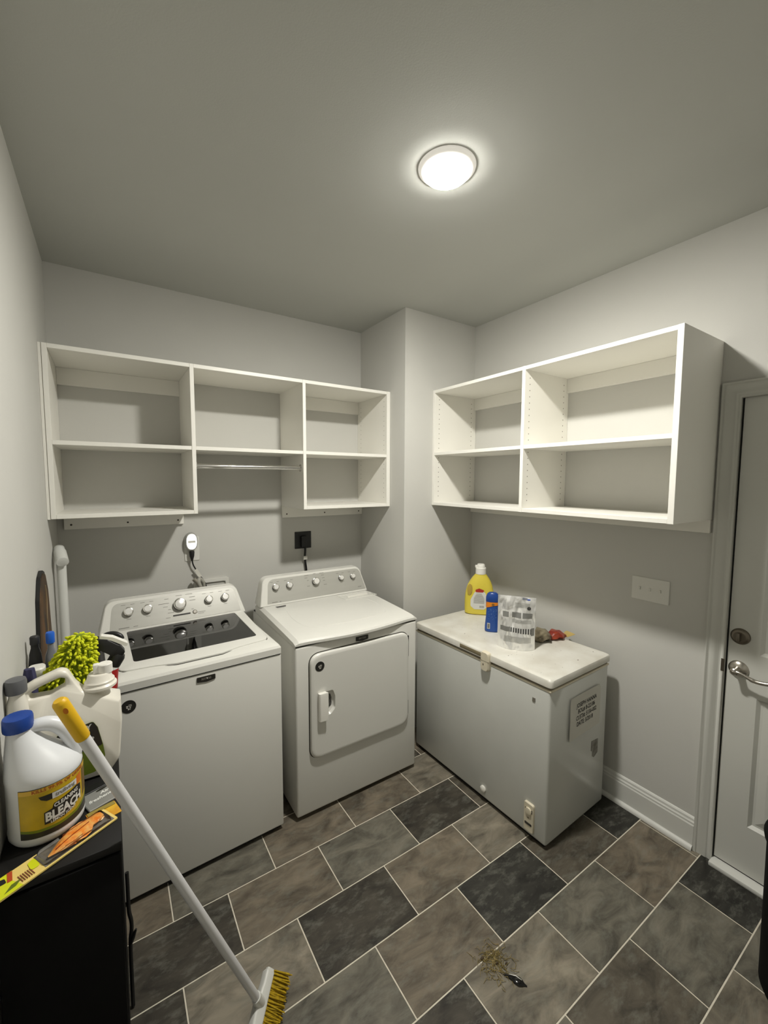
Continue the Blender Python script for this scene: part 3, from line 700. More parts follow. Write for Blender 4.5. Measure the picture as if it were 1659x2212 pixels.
# washer cord
cd = thing('power_cord', 'black power cord with paper tag hanging from the outlet behind the washer', 'cord', (.632, -.03, 1.262))
bm = bmesh.new(); loft(bm, [[(rx*math.cos(2*PI*i/16), ry2*math.sin(2*PI*i/16)-dy, z) for i in range(16)] for rx, ry2, dy, z in ((.013, .012, 0, .010), (.015, .014, 0, .004), (.013, .012, .0, -.020), (.007, .008, .0, -.040), (.005, .005, 0, -.05))]); finish('plug', bm, BLK, cd)
bm = bmesh.new(); tube(bm, smoothpath([(0, 0, -.045), (.006, .002, -.075), (.02, .006, -.105), (.038, .010, -.14), (.06, .012, -.175), (.075, .012, -.21), (.08, .010, -.27), (.08, .01, -.35)], 6), .0042, 10); finish('cable', bm, BLK, cd)
bm = bmesh.new(); rbox(bm, -.008, .010, -.001, .001, -.028, .028, .0004, 1); finish('cord_tag', bm, mat('tag_paper', srgb(216, 214, 204), .5), cd, loc=(.03, -.002, -.128), rot=(0, -.5, 0))
# washer supply box with hose
sb = thing('washer_supply_box', 'white plastic water supply box set in the wall behind the washer', 'supply box', (.745, 0, 1.0))
bm = bmesh.new(); ring_solid(bm, resample(rrect(-.105, .10, -.12, .085, .006, 2), 48), resample(rrect(-.085, .08, -.10, .065, .004, 2), 48), lambda x, z: (x, -.0005, z), lambda x, z: (x, -.012, z)); finish('frame', bm, PLATE, sb)
bm = bmesh.new(); tube(bm, smoothpath([(-.062, -.03, .02), (-.075, -.05, .055), (-.083, -.05, .085), (-.075, -.04, .10), (-.055, -.03, .075), (-.05, -.02, .04)], 6), .011, 12); finish('drain_hose', bm, mat('hose_grey', srgb(168, 166, 156), .35), sb)
bm = bmesh.new(); tube(bm, [(-.11, -.045, .105), (-.085, -.045, .075)], .013, 14); finish('valve', bm, mat('valve_metal', (.55, .52, .46, 1), .35, .9), sb)
# dryer outlet and cord
do = thing('dryer_outlet', 'square black dryer outlet plate on the back wall', 'outlet', (1.352, 0, 1.281))
bm = bmesh.new(); q = lambda d: rrect(-.060+d, .060-d, -.059+d, .059-d, .003, 2); loft(bm, [[(x, -.0005, z) for x, z in q(0)], [(x, -.004, z) for x, z in q(0)], [(x, -.006, z) for x, z in q(.002)]]); finish('cover_plate', bm, BLK, do)
bm = bmesh.new(); rbox(bm, -.022, .022, -.032, -.005, -.050, .030, .006, 2); finish('socket_body', bm, BLK, do)
dc = thing('power_cord', 'thick black dryer cord with a white tag running down behind the dryer', 'cord', (1.36, -.02, 1.225))
bm = bmesh.new(); tube(bm, smoothpath([(-.0, 0, .006), (0, 0, -.02), (-.003, 0, -.06), (0, 0, -.10), (.006, 0, -.15), (.008, 0, -.22), (.008, 0, -.35)], 5), .0075, 12); finish('cable', bm, BLK, dc)
box('cord_tag', -.017, .012, -.0098, -.0078, -.080, -.055, mat('tag_paper', None), dc, .0004, 1)
# switch plate on the right wall
sw = thing('switch_plate', 'white three-gang switch plate on the wall beside the door', 'switch', (XR, -1.770, 1.167), PI/2)
bm = bmesh.new(); q = lambda d: rrect(-.085+d, .085-d, -.058+d, .058-d, .004, 3); loft(bm, [[(x, .0005, z) for x, z in q(0)], [(x, .004, z) for x, z in q(0)], [(x, .006, z) for x, z in q(.002)]]); finish('cover_plate', bm, PLATE, sw)
for k in (-.046, 0, .046): box('toggle', k-.004, k+.004, .005, .011, -.006, .009, PLATE, sw, .001, 1)

# ------------------------------------------------------------------ things on the freezer
TZ = .8186
FCAM = math.atan2(-2.7256+.82, .2309-2.249)
# yellow detergent jug (front faces the camera)
YEL = mat('yellow_plastic', srgb(218, 200, 74), .3, var=.02, scale=5)
a0 = math.atan2(-2.7256+.80, .2309-2.26)+PI/2
dt = thing('detergent_jug', 'big yellow detergent jug with white cap on the freezer by the corner', 'detergent', (2.262, -.805, TZ), a0)
bm = bmesh.new()
bottle(bm, [(0, 0, 0, .082, .042, 3.2), (.006, 0, 0, .092, .049, 3.2), (.03, 0, 0, .094, .051, 3), (.10, 0, 0, .094, .051, 2.8), (.15, .002, 0, .090, .050, 2.6), (.19, .004, 0, .080, .047, 2.4), (.22, .006, 0, .066, .043, 2.3), (.245, .007, 0, .050, .037, 2.2), (.262, .008, 0, .036, .032, 2), (.270, .008, 0, .030, .029, 2)], 48)
finish('jug_body', bm, YEL, dt)
bm = bmesh.new(); lathe(bm, [(.034, .266), (.034, .305), (.031, .308), (.027, .308), (.025, .326), (.021, .331)], 32, (.008, 0, 0)); cpn = finish('cap', bm, WPLA, dt)
box('pour_lip', -.030, -.006, -.012, .012, .306, .322, WPLA, cpn, .004, 2)
# grip hollow on the left: raised patch, hollow's shade put into its darker yellow
bm = bmesh.new(); nn = 28
loft(bm, [[(-.060+rx*math.cos(2*PI*i/nn), -.0488-d, .168+rz*math.sin(2*PI*i/nn)) for i in range(nn)] for rx, rz, d in ((.017, .036, .0), (.015, .033, .0015))], False, True)
finish('grip_hollow_shade', bm, mat('grip_shade_amber', srgb(176, 150, 66), .35), dt)
def dsurf(x, z, d=.0012):
    ty = .0515*(1-(abs(x)/.096)**2.8)**(1/2.8) if abs(x) < .0955 else 0
    ty *= 1-max(0, (z-.12)/.5)**1.0*.25
    return Vector((x, -ty-d, z))
lq = rpoly([(-.054, .058), (-.054, .10), (-.030, .150), (-.014, .160), (.026, .160), (.040, .148), (.058, .10), (.056, .062), (.034, .040), (-.03, .038)], .015, 4)
lb = surf_poly('label', lq, lambda x, z: dsurf(x, z), mat('label_paper', srgb(214, 214, 208), .5), dt)
surf_poly('red_label', rpoly([(-.022, .152), (.024, .152), (.034, .166), (.0, .178), (-.024, .168)], .006, 3), lambda x, z: dsurf(x, z, .0018), mat('label_red', srgb(168, 44, 30), .5), lb)
bm = bmesh.new()
def dquad(x0, x1, z0, z1):
    n_ = max(1, int((x1-x0)/.006)); A_ = [bm.verts.new(dsurf(x0+(x1-x0)*i/n_, z0, .0022)) for i in range(n_+1)]; B_ = [bm.verts.new(dsurf(x0+(x1-x0)*i/n_, z1, .0022)) for i in range(n_+1)]
    for i in range(n_): bm.faces.new((A_[i], A_[i+1], B_[i+1], B_[i]))
for k in range(9):
    z = .140-.0075*k; w_ = .018+.016*min(k, 4)/4; dquad(-w_, w_, z, z+.0022)
for k in range(6): dquad(.004+k*.005, .0065+k*.005, .050, .064)
o = finish('label_print', bm, GREYINK, lb, smooth=False); o['kind'] = 'stuff'
# blue bottle
BLU = mat('blue_plastic', srgb(34, 76, 150), .35, var=.04, scale=8)
a0 = math.atan2(-2.7256+1.09, .2309-2.08)+PI/2
bb = thing('blue_bottle', 'tall dark blue bottle with orange band beside the silver pouch', 'bottle', (2.078, -1.085, TZ), a0)
bm = bmesh.new(); bottle(bm, [(0, 0, 0, .036, .021, 2.6), (.005, 0, 0, .041, .025, 2.6), (.03, 0, 0, .041, .0255, 2.6), (.09, 0, 0, .0355, .0245, 2.6), (.135, 0, 0, .034, .024, 2.6), (.160, 0, 0, .036, .025, 2.6), (.178, 0, 0, .037, .026, 2.6)], 40); finish('bottle_body', bm, BLU, bb)
bm = bmesh.new(); bottle(bm, [(.1785, 0, 0, .0375, .0265, 2.6), (.180, 0, 0, .038, .027, 2.6), (.205, 0, 0, .037, .026, 2.6), (.222, 0, 0, .031, .022, 2.4), (.230, 0, 0, .022, .016, 2.2)], 40); finish('cap', bm, mat('blue_cap', srgb(30, 66, 138), .3), bb)
def bsurf(x, z, rx=.0365, ry2=.0258, d=.0008):
    q = max(0, 1-(abs(x)/rx)**2.6)**(1/2.6); return Vector((x, -ry2*q-d, z))
bm = bmesh.new(); N = 14
A = [bm.verts.new(bsurf(-.037+.074*i/N, .142+.018*math.sin(PI*.5*i/N), .0372)) for i in range(N+1)]; Bv = [bm.verts.new(bsurf(-.037+.074*i/N, .1775, .0372)) for i in range(N+1)]
for i in range(N): bm.faces.new((A[i], A[i+1], Bv[i+1], Bv[i]))
ob = finish('orange_band', bm, mat('band_orange', srgb(222, 132, 30), .4), bb)
bm = bmesh.new(); vs = [bm.verts.new(bsurf(.004+.008*math.cos(q*PI/8), .164+.008*math.sin(q*PI/8), .0372, .0258, .0016)) for q in range(16)]; bm.faces.new(vs); finish('band_emblem', bm, mat('emblem_brown', srgb(130, 92, 40), .5), ob, smooth=False)
bm = bmesh.new(); vs = [bm.verts.new(bsurf(x, z, .0405, .0256, .0014)) for x, z in ((-.027, .020), (-.011, .020), (-.011, .054), (-.027, .054))]; bm.faces.new(vs); bl = finish('barcode_label', bm, mat('label_paper', None), bb, smooth=False)
bm = bmesh.new()
for k in range(7):
    z = .024+.004*k; vs = [bm.verts.new(bsurf(x, zz, .0405, .0256, .0019)) for x, zz in ((-.025, z), (-.013, z), (-.013, z+.002), (-.025, z+.002))]; bm.faces.new(vs)
finish('barcode', bm, INK, bl, smooth=False)
bm = bmesh.new(); rn = random.Random(5)
for k in range(26):
    x = rn.uniform(-.022, .022); z = rn.uniform(.075, .140); w_ = rn.uniform(.002, .006); vs = [bm.verts.new(bsurf(a, zz, .0375, .0252, .0012)) for a, zz in ((x, z), (x+w_, z), (x+w_, z+.0018), (x, z+.0018))]; bm.faces.new(vs)
o = finish('bottle_print', bm, mat('print_paleblue', srgb(120, 146, 190), .5), bb, smooth=False); o['kind'] = 'stuff'
# silver pouch
FOIL = mat('silver_foil', (.92, .92, .90, 1), .28, .65, bump=1.0, bscale=34)
bl_, br_ = Vector((1.934, -1.256, 0)), Vector((2.046, -1.412, 0)); pc = (bl_+br_)/2; dv = (br_-bl_).normalized(); PWd = .192
po = thing('silver_pouch', 'tall crinkled silver foil pouch standing on the freezer lid', 'pouch', (pc.x+.012, pc.y+.016, TZ), math.atan2(dv.y, dv.x))
PHt = .275
rn = random.Random(11); ph = [rn.uniform(0, 6) for _ in range(8)]
def pouch(u_, v_, s):   # u -1..1, v 0..1, s = -1 front / +1 back
    edge = max(0, 1-abs(u_)**3); th_ = .038*(1-v_)**.9*edge+.004*edge*(1-v_*.5)
    cr = .0022*math.sin(7*u_+5*v_+ph[0])*math.sin(9*v_+ph[1])+.0018*math.sin(13*u_-6*v_+ph[2])*edge
    cr += .011*(abs(noise.noise(Vector((u_*2.2+3, v_*2.6, 1.3))))-.2)+.006*(abs(noise.noise(Vector((u_*5+1, v_*6, 7.3))))-.2)
    dent = -.010*math.exp(-((u_+.15-.9*(v_-.5))**2)/.012)*math.exp(-((v_-.62)/.25)**2)
    k = 1-max(0, (v_-.9)/.1)
    return Vector((u_*PWd/2*(1-.02*math.sin(3*v_)), s*(th_+(cr+dent*(s < 0))*k), PHt*v_))
bm = bmesh.new(); nu, nv = 64, 64
for s in (-1, 1):
    g1 = [[bm.verts.new(pouch(-1+2*i/nu, j/nv, s)) for i in range(nu+1)] for j in range(nv+1)]
    for j in range(nv):
        for i in range(nu): bm.faces.new((g1[j][i], g1[j][i+1], g1[j+1][i+1], g1[j+1][i]))
    if s < 0: f0 = g1[0]
    else:
        for i in range(nu): bm.faces.new((f0[i], f0[i+1], g1[0][i+1], g1[0][i]))
finish('pouch_body', bm, FOIL, po, sharp=70)
def pprint(name, polys, m, d=.0012):
    bm = bmesh.new()
    for u0_, u1_, v0_, v1_ in polys:
        nx_, ny_ = max(1, int((u1_-u0_)*14)), max(1, int((v1_-v0_)*30))
        gg = [[bm.verts.new(pouch(u0_+(u1_-u0_)*i/nx_, v0_+(v1_-v0_)*j/ny_, -1)+Vector((0, -d, 0))) for i in range(nx_+1)] for j in range(ny_+1)]
        for j in range(ny_):
            for i in range(nx_): bm.faces.new((gg[j][i], gg[j][i+1], gg[j+1][i+1], gg[j+1][i]))
    return finish(name, bm, m, po, sharp=80)
for q_ in [(-.72, -.40, .60, .70), (-.22, .26, .60, .70), (.34, .84, .60, .70), (-.84, -.30, .33, .42), (.80, .96, .28, .42)]: pprint('grey_print', [q_], mat('print_grey', srgb(132, 132, 128), .4, .3))
for k in range(9): pprint('bar_print', [(-.28+.13*k, -.21+.13*k, .33-.01*k/3, .41)], mat('print_dark', srgb(70, 70, 68), .4, .2))
o = pprint('fine_print', [(-.1, .7, .88-.012*k, .884-.012*k) for k in range(8)]+[(-.2, .8, .56-.014*k, .565-.014*k) for k in range(5)]+[(-.6, .8, .24-.014*k, .245-.014*k) for k in range(8)], mat('print_midgrey', srgb(158, 158, 152), .4, .3)); o['kind'] = 'stuff'
bm = bmesh.new(); vs = [bm.verts.new(pouch(.66+.10*math.cos(q*PI/8), .795+.035*math.sin(q*PI/8), -1)+Vector((0, -.0016, 0))) for q in range(16)]; bm.faces.new(vs); finish('round_mark', bm, mat('print_dark', None), po, smooth=False)
pprint('corner_print', [(.30, .56, .945, .985)], mat('print_slate', srgb(120, 124, 134), .4)); pprint('blue_mark', [(.56, .70, .945, .968)], mat('print_blue', srgb(40, 70, 160), .4))
# snack bag lying behind the pouch
sbg = thing('snack_bag', 'crumpled red and gold snack bag lying on the freezer behind the pouch', 'snack bag', (2.205, -1.335, TZ), -.28)
def lump(bm, L_, wd, ht, seed, n=26, m_=16, taper=.5, x0=0):
    rn = random.Random(seed); p1, p2 = rn.uniform(0, 6), rn.uniform(0, 6)
    loops = []
    for i in range(n+1):
        t_ = i/n; e = math.sin(PI*min(1, max(.02, t_*.94+.05)))**.6; wq = wd*(1-taper*t_)*e; hq = ht*(1-taper*t_)*e
        lp = []
        for k in range(m_):
            q = 2*PI*k/m_; rr_ = 1+.12*math.sin(5*q+9*t_+p1)+.10*math.sin(3*q-13*t_+p2)
            lp.append((x0+L_*t_, wq*rr_*math.cos(q), max(.0006, hq*(.5+.5*rr_*math.sin(q)))))
        loops.append(lp)
    loft(bm, loops)
bm = bmesh.new(); lump(bm, .125, .050, .060, 1, taper=.5, x0=.040); finish('bag_body', bm, mat('bag_red', srgb(118, 26, 24), .35, .0, color2=srgb(150, 60, 34), scale=26), sbg, sharp=50)
bm = bmesh.new(); lump(bm, .11, .055, .070, 2, taper=.15, x0=-.055); finish('clear_inner_bag', bm, mat('bag_brown', srgb(150, 140, 116), .25, .3, color2=srgb(70, 60, 46), scale=22), sbg, sharp=50)
bm = bmesh.new(); rn = random.Random(4)
loft(bm, [[(.150+.045*t_, y, .010+.012*t_+.003*math.sin(9*y*40+t_*5)+dz) for y, dz in ((-.022-.010*t_, 0), (.0, .002), (.022+.010*t_, 0), (.022+.01*t_, .0015), (0, .0035), (-.022-.01*t_, .0015))] for t_ in (0, .3, .6, 1)]); finish('bag_seal', bm, mat('bag_gold', srgb(208, 182, 110), .3, .4), sbg)

# ------------------------------------------------------------------ left foreground: black cabinet and what stands on it
CT = .88
cb_ = thing('slim_black_cabinet', 'slim black cabinet along the left wall in front of the washer', 'cabinet', (.002, -1.662, 0))
CBK = mat('cabinet_black', srgb(9, 9, 9), .75, var=.1, scale=12, spec=.15)
CW, CDp = .222, .60
box('carcass', 0.004, CW-.002, .008, CDp, .03, CT-.018, CBK, cb_, .003, 2)
box('cabinet_top', 0, CW, 0, CDp, CT-.018, CT, mat('cabinet_top_black', srgb(20, 19, 18), .55, var=.12, scale=14, spec=.3), cb_, .003, 2)
box('plinth', .01, CW-.01, .02, CDp-.01, 0, .031, CBK, cb_)
box('front_door', .006, CW-.004, -.003, .0075, .04, CT-.022, CBK, cb_, .003, 2)
# dark strap hanging on its right side
stp = thing('black_strap', 'black strap hanging down the right side of the slim cabinet', 'strap', (.224, -1.25, 0))
bm = bmesh.new(); tube(bm, smoothpath([(.0062, 0, .455), (.0066, -.005, .42), (.0066, -.01, .37), (.0075, -.012, .33), (.012, -.014, .30), (.012, -.015, .27), (.0075, -.016, .23), (.0066, -.016, .12), (.0066, -.016, .006)], 6), .0058, 10); finish('strap', bm, BLK, stp)
bm = bmesh.new(); tube(bm, [(.0068, -.016, .222), (.014, -.018, .245), (.024, -.02, .268)], [.006, .0075, .003], 10); finish('strap_end', bm, BLK, stp)

# --- bleach bottle
BX, BY, BRd = .0785, -1.506, .0725
BLW = mat('bleach_white', srgb(222, 224, 226), .35)
bz = thing('bleach_bottle', 'white bleach bottle with blue cap and yellow label on the slim cabinet', 'bottle', (BX, BY, CT+.0003))
secs = [(0, 0, 0, .060, .060, 2), (.003, 0, 0, .0675, .0675, 2), (.010, 0, 0, .0715, .0715, 2), (.020, 0, 0, BRd, BRd, 2), (.028, 0, 0, BRd-.0012, BRd-.0012, 2), (.135, 0, 0, BRd-.0012, BRd-.0012, 2), (.142, 0, 0, BRd, BRd, 2), (.150, -.001, 0, .0715, .0715, 2), (.162, -.004, 0, .068, .068, 2), (.178, -.011, 0, .0595, .058, 2), (.196, -.021, 0, .049, .047, 2), (.214, -.030, 0, .038, .037, 2), (.232, -.037, 0, .029, .029, 2), (.246, -.041, 0, .0235, .0235, 2), (.262, -.042, 0, .021, .021, 2)]
bm = bmesh.new(); bottle(bm, secs, 56); finish('bottle_body', bm, BLW, bz, sharp=50)
bm = bmesh.new(); n = 48
loft(bm, [[(-.042+(r+(.0006 if i % 2 else 0))*math.cos(2*PI*i/n), (r+(.0006 if i % 2 else 0))*math.sin(2*PI*i/n), z) for i in range(n)] for r, z in ((.0265, .252), (.0275, .254), (.0275, .278), (.026, .2825), (.022, .2835), (.002, .2835))]); finish('cap', bm, mat('cap_blue', srgb(24, 66, 150), .4), bz)
bm = bmesh.new(); pth = smoothpath([(-.030, .004, .236), (-.012, .006, .2465), (.014, .008, .243), (.036, .008, .226), (.050, .007, .200), (.058, .006, .172), (.058, .004, .150)], 6)
tube(bm, pth, [.013+.004*math.sin(PI*i/len(pth)) for i in range(len(pth))], 16); finish('handle', bm, BLW, bz)
fcz = math.atan2(-2.7256-BY, .2309-BX)   # azimuth facing the camera
def bw(u_, v_, d=.0):   # u arc length to the right, v height
    a = fcz+u_/BRd; r = BRd+.0002+d; return Vector((r*math.cos(a), r*math.sin(a), v_))
YL = mat('label_yellow', srgb(206, 172, 26), .4, color2=srgb(178, 150, 24), scale=14)
sheet('label', lambda a, b: bw(a, b), -.052, .118, .024, .138, mat('label_dark', srgb(44, 42, 32), .45), bz, 48, 8)
def lab_poly(name, pts, m, d): return surf_poly(name, pts, lambda a, b: bw(a, b, d), m, bz)
lab_poly('label_field', [(-.051, .137), (.117, .137), (.117, .105), (.112, .072), (.095, .055), (.06, .045), (.02, .042), (-.02, .043), (-.051, .046)], YL, .0004)
lab_poly('label_band', [(-.051, .127), (.117, .127), (.117, .137), (-.051, .137)], mat('label_amber', srgb(216, 176, 60), .4), .0006)
lab_poly('label_green_edge', [(-.051, .046), (-.02, .043), (.02, .042), (.06, .045), (.095, .055), (.112, .072), (.112, .064), (.095, .049), (.06, .039), (.02, .036), (-.02, .037), (-.051, .040)], mat('label_green', srgb(110, 124, 16), .4), .0006)
lab_poly('brand_ribbon', [(-.014, .118), (.054, .118), (.060, .104), (.0, .104), (-.010, .110)], BADGE, .0007)
lab_poly('brand_box', [(.010, .1035), (.062, .1035), (.062, .1175), (.010, .1175)], mat('label_white', srgb(214, 214, 210), .45), .0009)
lab_poly('corner_burst', [(.062, .100), (.078, .103), (.078, .125), (.062, .122)], mat('label_orange', srgb(206, 112, 22), .4), .0009)
lab_poly('side_text_panel', [(.082, .060), (.110, .075), (.112, .126), (.082, .126)], mat('label_brown', srgb(110, 88, 40), .5), .0008)
lab_poly('title_plate', [(-.006, .050), (.030, .050), (.054, .058), (.074, .070), (.074, .098), (.060, .101), (.012, .092), (.009, .082), (-.006, .078)], BADGE, .0009)
LW2 = mat('label_letter', srgb(222, 222, 216), .45)
text('label_lettering', 'BLEACH', .027, lambda a, b: bw(.034+a, .0685+b+.10*a, .0013), LW2, bz, bold=.0012, stretch=.78, sub=1)
text('label_lettering', 'CLEANING', .0125, lambda a, b: bw(.038+a, .0885+b+.10*a, .0013), LW2, bz, bold=.0004, stretch=.85, sub=1)
text('label_lettering', 'LEMON SCENT', .0085, lambda a, b: bw(.030+a, .0545+b+.10*a, .0013), LW2, bz, bold=.0002, stretch=.9, sub=1)
text('label_lettering', 'truliving', .0125, lambda a, b: bw(.036+a, .111+b, .0013), GREYINK, bz, bold=.0003, stretch=1.0, sub=1)
text('label_lettering', 'KILLS 99.9% OF GERMS', .0105, lambda a, b: bw(.03+a, .132+b, .0012), mat('label_red_ink', srgb(170, 84, 22), .5), bz, bold=.0003, stretch=1.06, sub=1)

# --- big white jug behind it
JW = mat('jug_white', srgb(228, 224, 212), .33)
JX, JY = .120, -1.335
jg = thing('white_jug', 'large white plastic jug with carrying handle and pour spout behind the bleach', 'jug', (JX, JY, CT+.0003), 0)
# outline in local x,z
jo = rpoly([(-.100, .0), (.082, .0), (.108, .035), (.117, .14), (.116, .20), (.110, .238), (.060, .240), (.030, .242), (.014, .268), (-.002, .304), (-.018, .312), (-.075, .292), (-.117, .268), (-.117, .06)], [.02, .02, .03, .05, .03, .02, .01, .02, .01, .02, .02, .03, .03, .05], 5)
jh = rpoly([(-.080, .252), (-.040, .250), (-.010, .266), (-.008, .286), (-.022, .290), (-.062, .276), (-.080, .266)], [.008, .012, .008, .008, .01, .012, .006], 4)
Ja, Jb = match(jo, jh, (-.042, .268))
bm = bmesh.new()
def half(sc_o, y, sc_i):
    c0 = (.0, .14); ci = (-.042, .249)
    return [((x-c0[0])*sc_o+c0[0], y, (z-c0[1])*sc_o+c0[1]) for x, z in Ja], [((x-ci[0])*sc_i+ci[0], y, (z-ci[1])*sc_i+ci[1]) for x, z in Jb]
def thk(x, z): # body thicker low, thinner on the handle
    return .048 if z < .18 else .048-.030*min(1, (z-.18)/.09)
loops = []
for so, k, si in ((1, 0, 1), (1, -.55, 1), (.985, -.85, 1.08), (.95, -1, 1.22)):
    loops.append([((x)*so, k*thk(x, z), (z-.14)*so+.14) for x, z in Ja])
inner = []
for k, si in ((-1, 1.22), (-.8, 1.08), (0, 1)):
    inner.append([((x+.042)*si-.042, k*thk(x, z)*(1 if si > 1.2 else 1), (z-.268)*si+.268) for x, z in Jb])
allf = loops+inner
loft(bm, allf, False, False)
loft(bm, [[(x, -y, z) for x, y, z in lp] for lp in allf], False, False)
finish('jug_body', bm, JW, jg, sharp=80)
bm = bmesh.new(); lathe(bm, [(.034, .234), (.041, .240), (.041, .246), (.036, .251), (.036, .257), (.031, .262), (.028, .274), (.025, .278)], 28, (.068, 0, 0)); sp = finish('spout_collar', bm, JW, jg)
bm = bmesh.new(); lathe(bm, [(.018, .276), (.018, .300), (.0165, .302)], 24, (.082, 0, 0)); finish('spout', bm, WPLA, sp)
box('spout_tab', .054, .068, -.009, .009, .272, .304, WPLA, sp, .003, 2)
gc = thing('grey_capped_bottle', 'slim white bottle with dark grey cap between the bleach and the jug', 'bottle', (.0222, -1.4095, CT))
bm = bmesh.new(); lathe(bm, [(.019, 0), (.0215, .004), (.0215, .25), (.020, .275), (.0155, .29), (.0155, .305)], 28); finish('bottle_body', bm, JW, gc)
bm = bmesh.new(); lathe(bm, [(.0205, .300), (.0212, .303), (.0212, .327), (.0195, .333), (.004, .335)], 28); finish('cap', bm, mat('cap_grey', srgb(96, 97, 100), .45), gc)
bm = bmesh.new(); lq = rpoly([(-.03, .014), (.050, .020), (.074, .055), (.070, .092), (.060, .145), (.050, .164), (-.03, .150)], [.01, .01, .02, .02, .01, .008, .01], 4)
vs = [bm.verts.new((x, -.0486, z)) for x, z in lq]; bm.faces.new(vs); jl = finish('label', bm, mat('jug_label_green', srgb(106, 122, 24), .45), jg, smooth=False)
bm = bmesh.new(); vs = [bm.verts.new((x, -.0490, z)) for x, z in rpoly([(-.028, .080), (.069, .092), (.059, .145), (.050, .163), (-.028, .149)], [.004, .004, .01, .008, .004], 3)]; bm.faces.new(vs); finish('label_black', bm, BADGE, jl, smooth=False)
text('label_lettering', 'DRY', .020, lambda a, b: Vector((.026+a, -.0494, .147+b+.16*a)), LW2, jl, bold=.0008)
bm = bmesh.new()
for x, z, r in ((.040, .122, .004), (.030, .120, .004), (.047, .118, .004), (.026, .112, .003)):
    vs = [bm.verts.new((x+r*math.cos(q*PI/5), -.0494, z+r*math.sin(q*PI/5))) for q in range(10)]; bm.faces.new(vs)
for z in (.140, .135, .130): bm.faces.new([bm.verts.new(v) for v in ((0, -.0494, z), (.034, -.0494, z+.004), (.034, -.0494, z+.006), (0, -.0494, z+.002))])
finish('label_print', bm, mat('label_white', None), jl, smooth=False)

# --- chenille duster
LIME = mat('lime_chenille', srgb(216, 221, 34), .9, color2=srgb(190, 198, 22), scale=60)
du = thing('chenille_duster', 'lime green chenille duster head sticking up behind the white jug', 'duster', (.120, -1.220, CT))
bm = bmesh.new()
bottle(bm, [(.14, -.02, 0, .010, .010, 2), (.16, -.022, 0, .040, .030, 2), (.19, -.018, 0, .055, .036, 2), (.23, -.012, 0, .056, .036, 2), (.27, 0, 0, .050, .032, 2), (.31, .012, 0, .040, .027, 2), (.345, .022, 0, .026, .02, 2), (.36, .024, 0, .010, .010, 2)], 24)
finish('duster_core', bm, mat('lime_base', srgb(112, 130, 10), .95), du)
bm = bmesh.new(); tube(bm, [(-.02, 0, .0), (-.02, 0, .15)], .011, 14); finish('handle', bm, mat('duster_grey', srgb(90, 90, 92), .5), du)
rn = random.Random(21); bm = bmesh.new()
def core(t_): # t 0..1 along height
    K = [(.14, -.02, .012, .010), (.16, -.022, .040, .030), (.19, -.018, .055, .036), (.23, -.012, .056, .036), (.27, 0, .050, .032), (.31, .012, .040, .027), (.345, .022, .026, .02), (.36, .024, .008, .008)]
    z = .145+.213*t_
    for a, b in zip(K[:-1], K[1:]):
        if a[0] <= z <= b[0]:
            f = (z-a[0])/(b[0]-a[0]); return z, *(a[i]+(b[i]-a[i])*f for i in (1, 2, 3))
for k in range(520):
    t_ = (k+.5)/520; z, cx, rx, ry2 = core(t_**.9); q = k*2.39996+rn.uniform(-.2, .2)
    p = Vector((cx+rx*math.cos(q), ry2*math.sin(q), z)); nrm = Vector((math.cos(q)/max(rx, .01), math.sin(q)/max(ry2, .01), (.25 if t_ < .8 else 1.0)*20)).normalized()
    nrm = (nrm+Vector((rn.uniform(-.6, .6), rn.uniform(-.6, .6), rn.uniform(-.7, .3)))).normalized()
    Ln = rn.uniform(.012, .019); b = p+nrm*Ln+Vector((0, 0, -.003))
    tube(bm, [p-nrm*.002, p+nrm*Ln*.55, b, b+nrm*.0012], [.0030, .0036, .0034, .0015], 6)
o = finish('chenille_strands', bm, LIME, du, sharp=70); o['kind'] = 'stuff'

# --- spray bottle with red label
sp = thing('spray_bottle', 'dark spray bottle with red label and black trigger beside the washer', 'spray bottle', (.189, -1.168, CT), 0)
KS = [(.0, 0, .028, .022), (.006, 0, .034, .027), (.06, 0, .038, .030), (.13, .001, .039, .030), (.165, .002, .039, .030), (.19, .006, .037, .028), (.21, .012, .033, .025), (.225, .019, .027, .021), (.233, .025, .021, .018), (.240, .031, .017, .016)]
bm = bmesh.new(); bottle(bm, [(z, cx, 0, rx, ry2, 2.35) for z, cx, rx, ry2 in KS], 36); finish('bottle_body', bm, mat('bottle_charcoal', srgb(58, 57, 68), .3, color2=srgb(40, 40, 48), scale=8), sp)
def ssurf(ang, z, d=.0008):
    for a, b in zip(KS[:-1], KS[1:]):
        if a[0] <= z <= b[0]:
            f = (z-a[0])/(b[0]-a[0]); cx, rx, ry2 = (a[i]+(b[i]-a[i])*f for i in (1, 2, 3)); break
    c_, s_ = math.cos(ang), math.sin(ang)
    return Vector((cx+(rx+d)*math.copysign(abs(c_)**(2/2.35), c_), (ry2+d)*math.copysign(abs(s_)**(2/2.35), s_), z))
sheet('red_label', lambda a, z: ssurf(a, z), -PI*.98, -PI*.02, .155, .224, mat('label_red2', srgb(160, 26, 24), .4), sp, 30, 8)
sheet('neck_band', lambda a, z: ssurf(a, z, .0014), -PI*1.0, PI*.0, .218, .238, mat('label_white', None), sp, 24, 4)
text('label_lettering', 'CLEAN', .018, lambda a, b: ssurf(-PI*.66+a/.034, .196+b*.8+.12*a, .0018), mat('letter_gold', srgb(214, 190, 130), .4), sp, bold=.0006, sub=1)
bm = bmesh.new(); rn = random.Random(9)
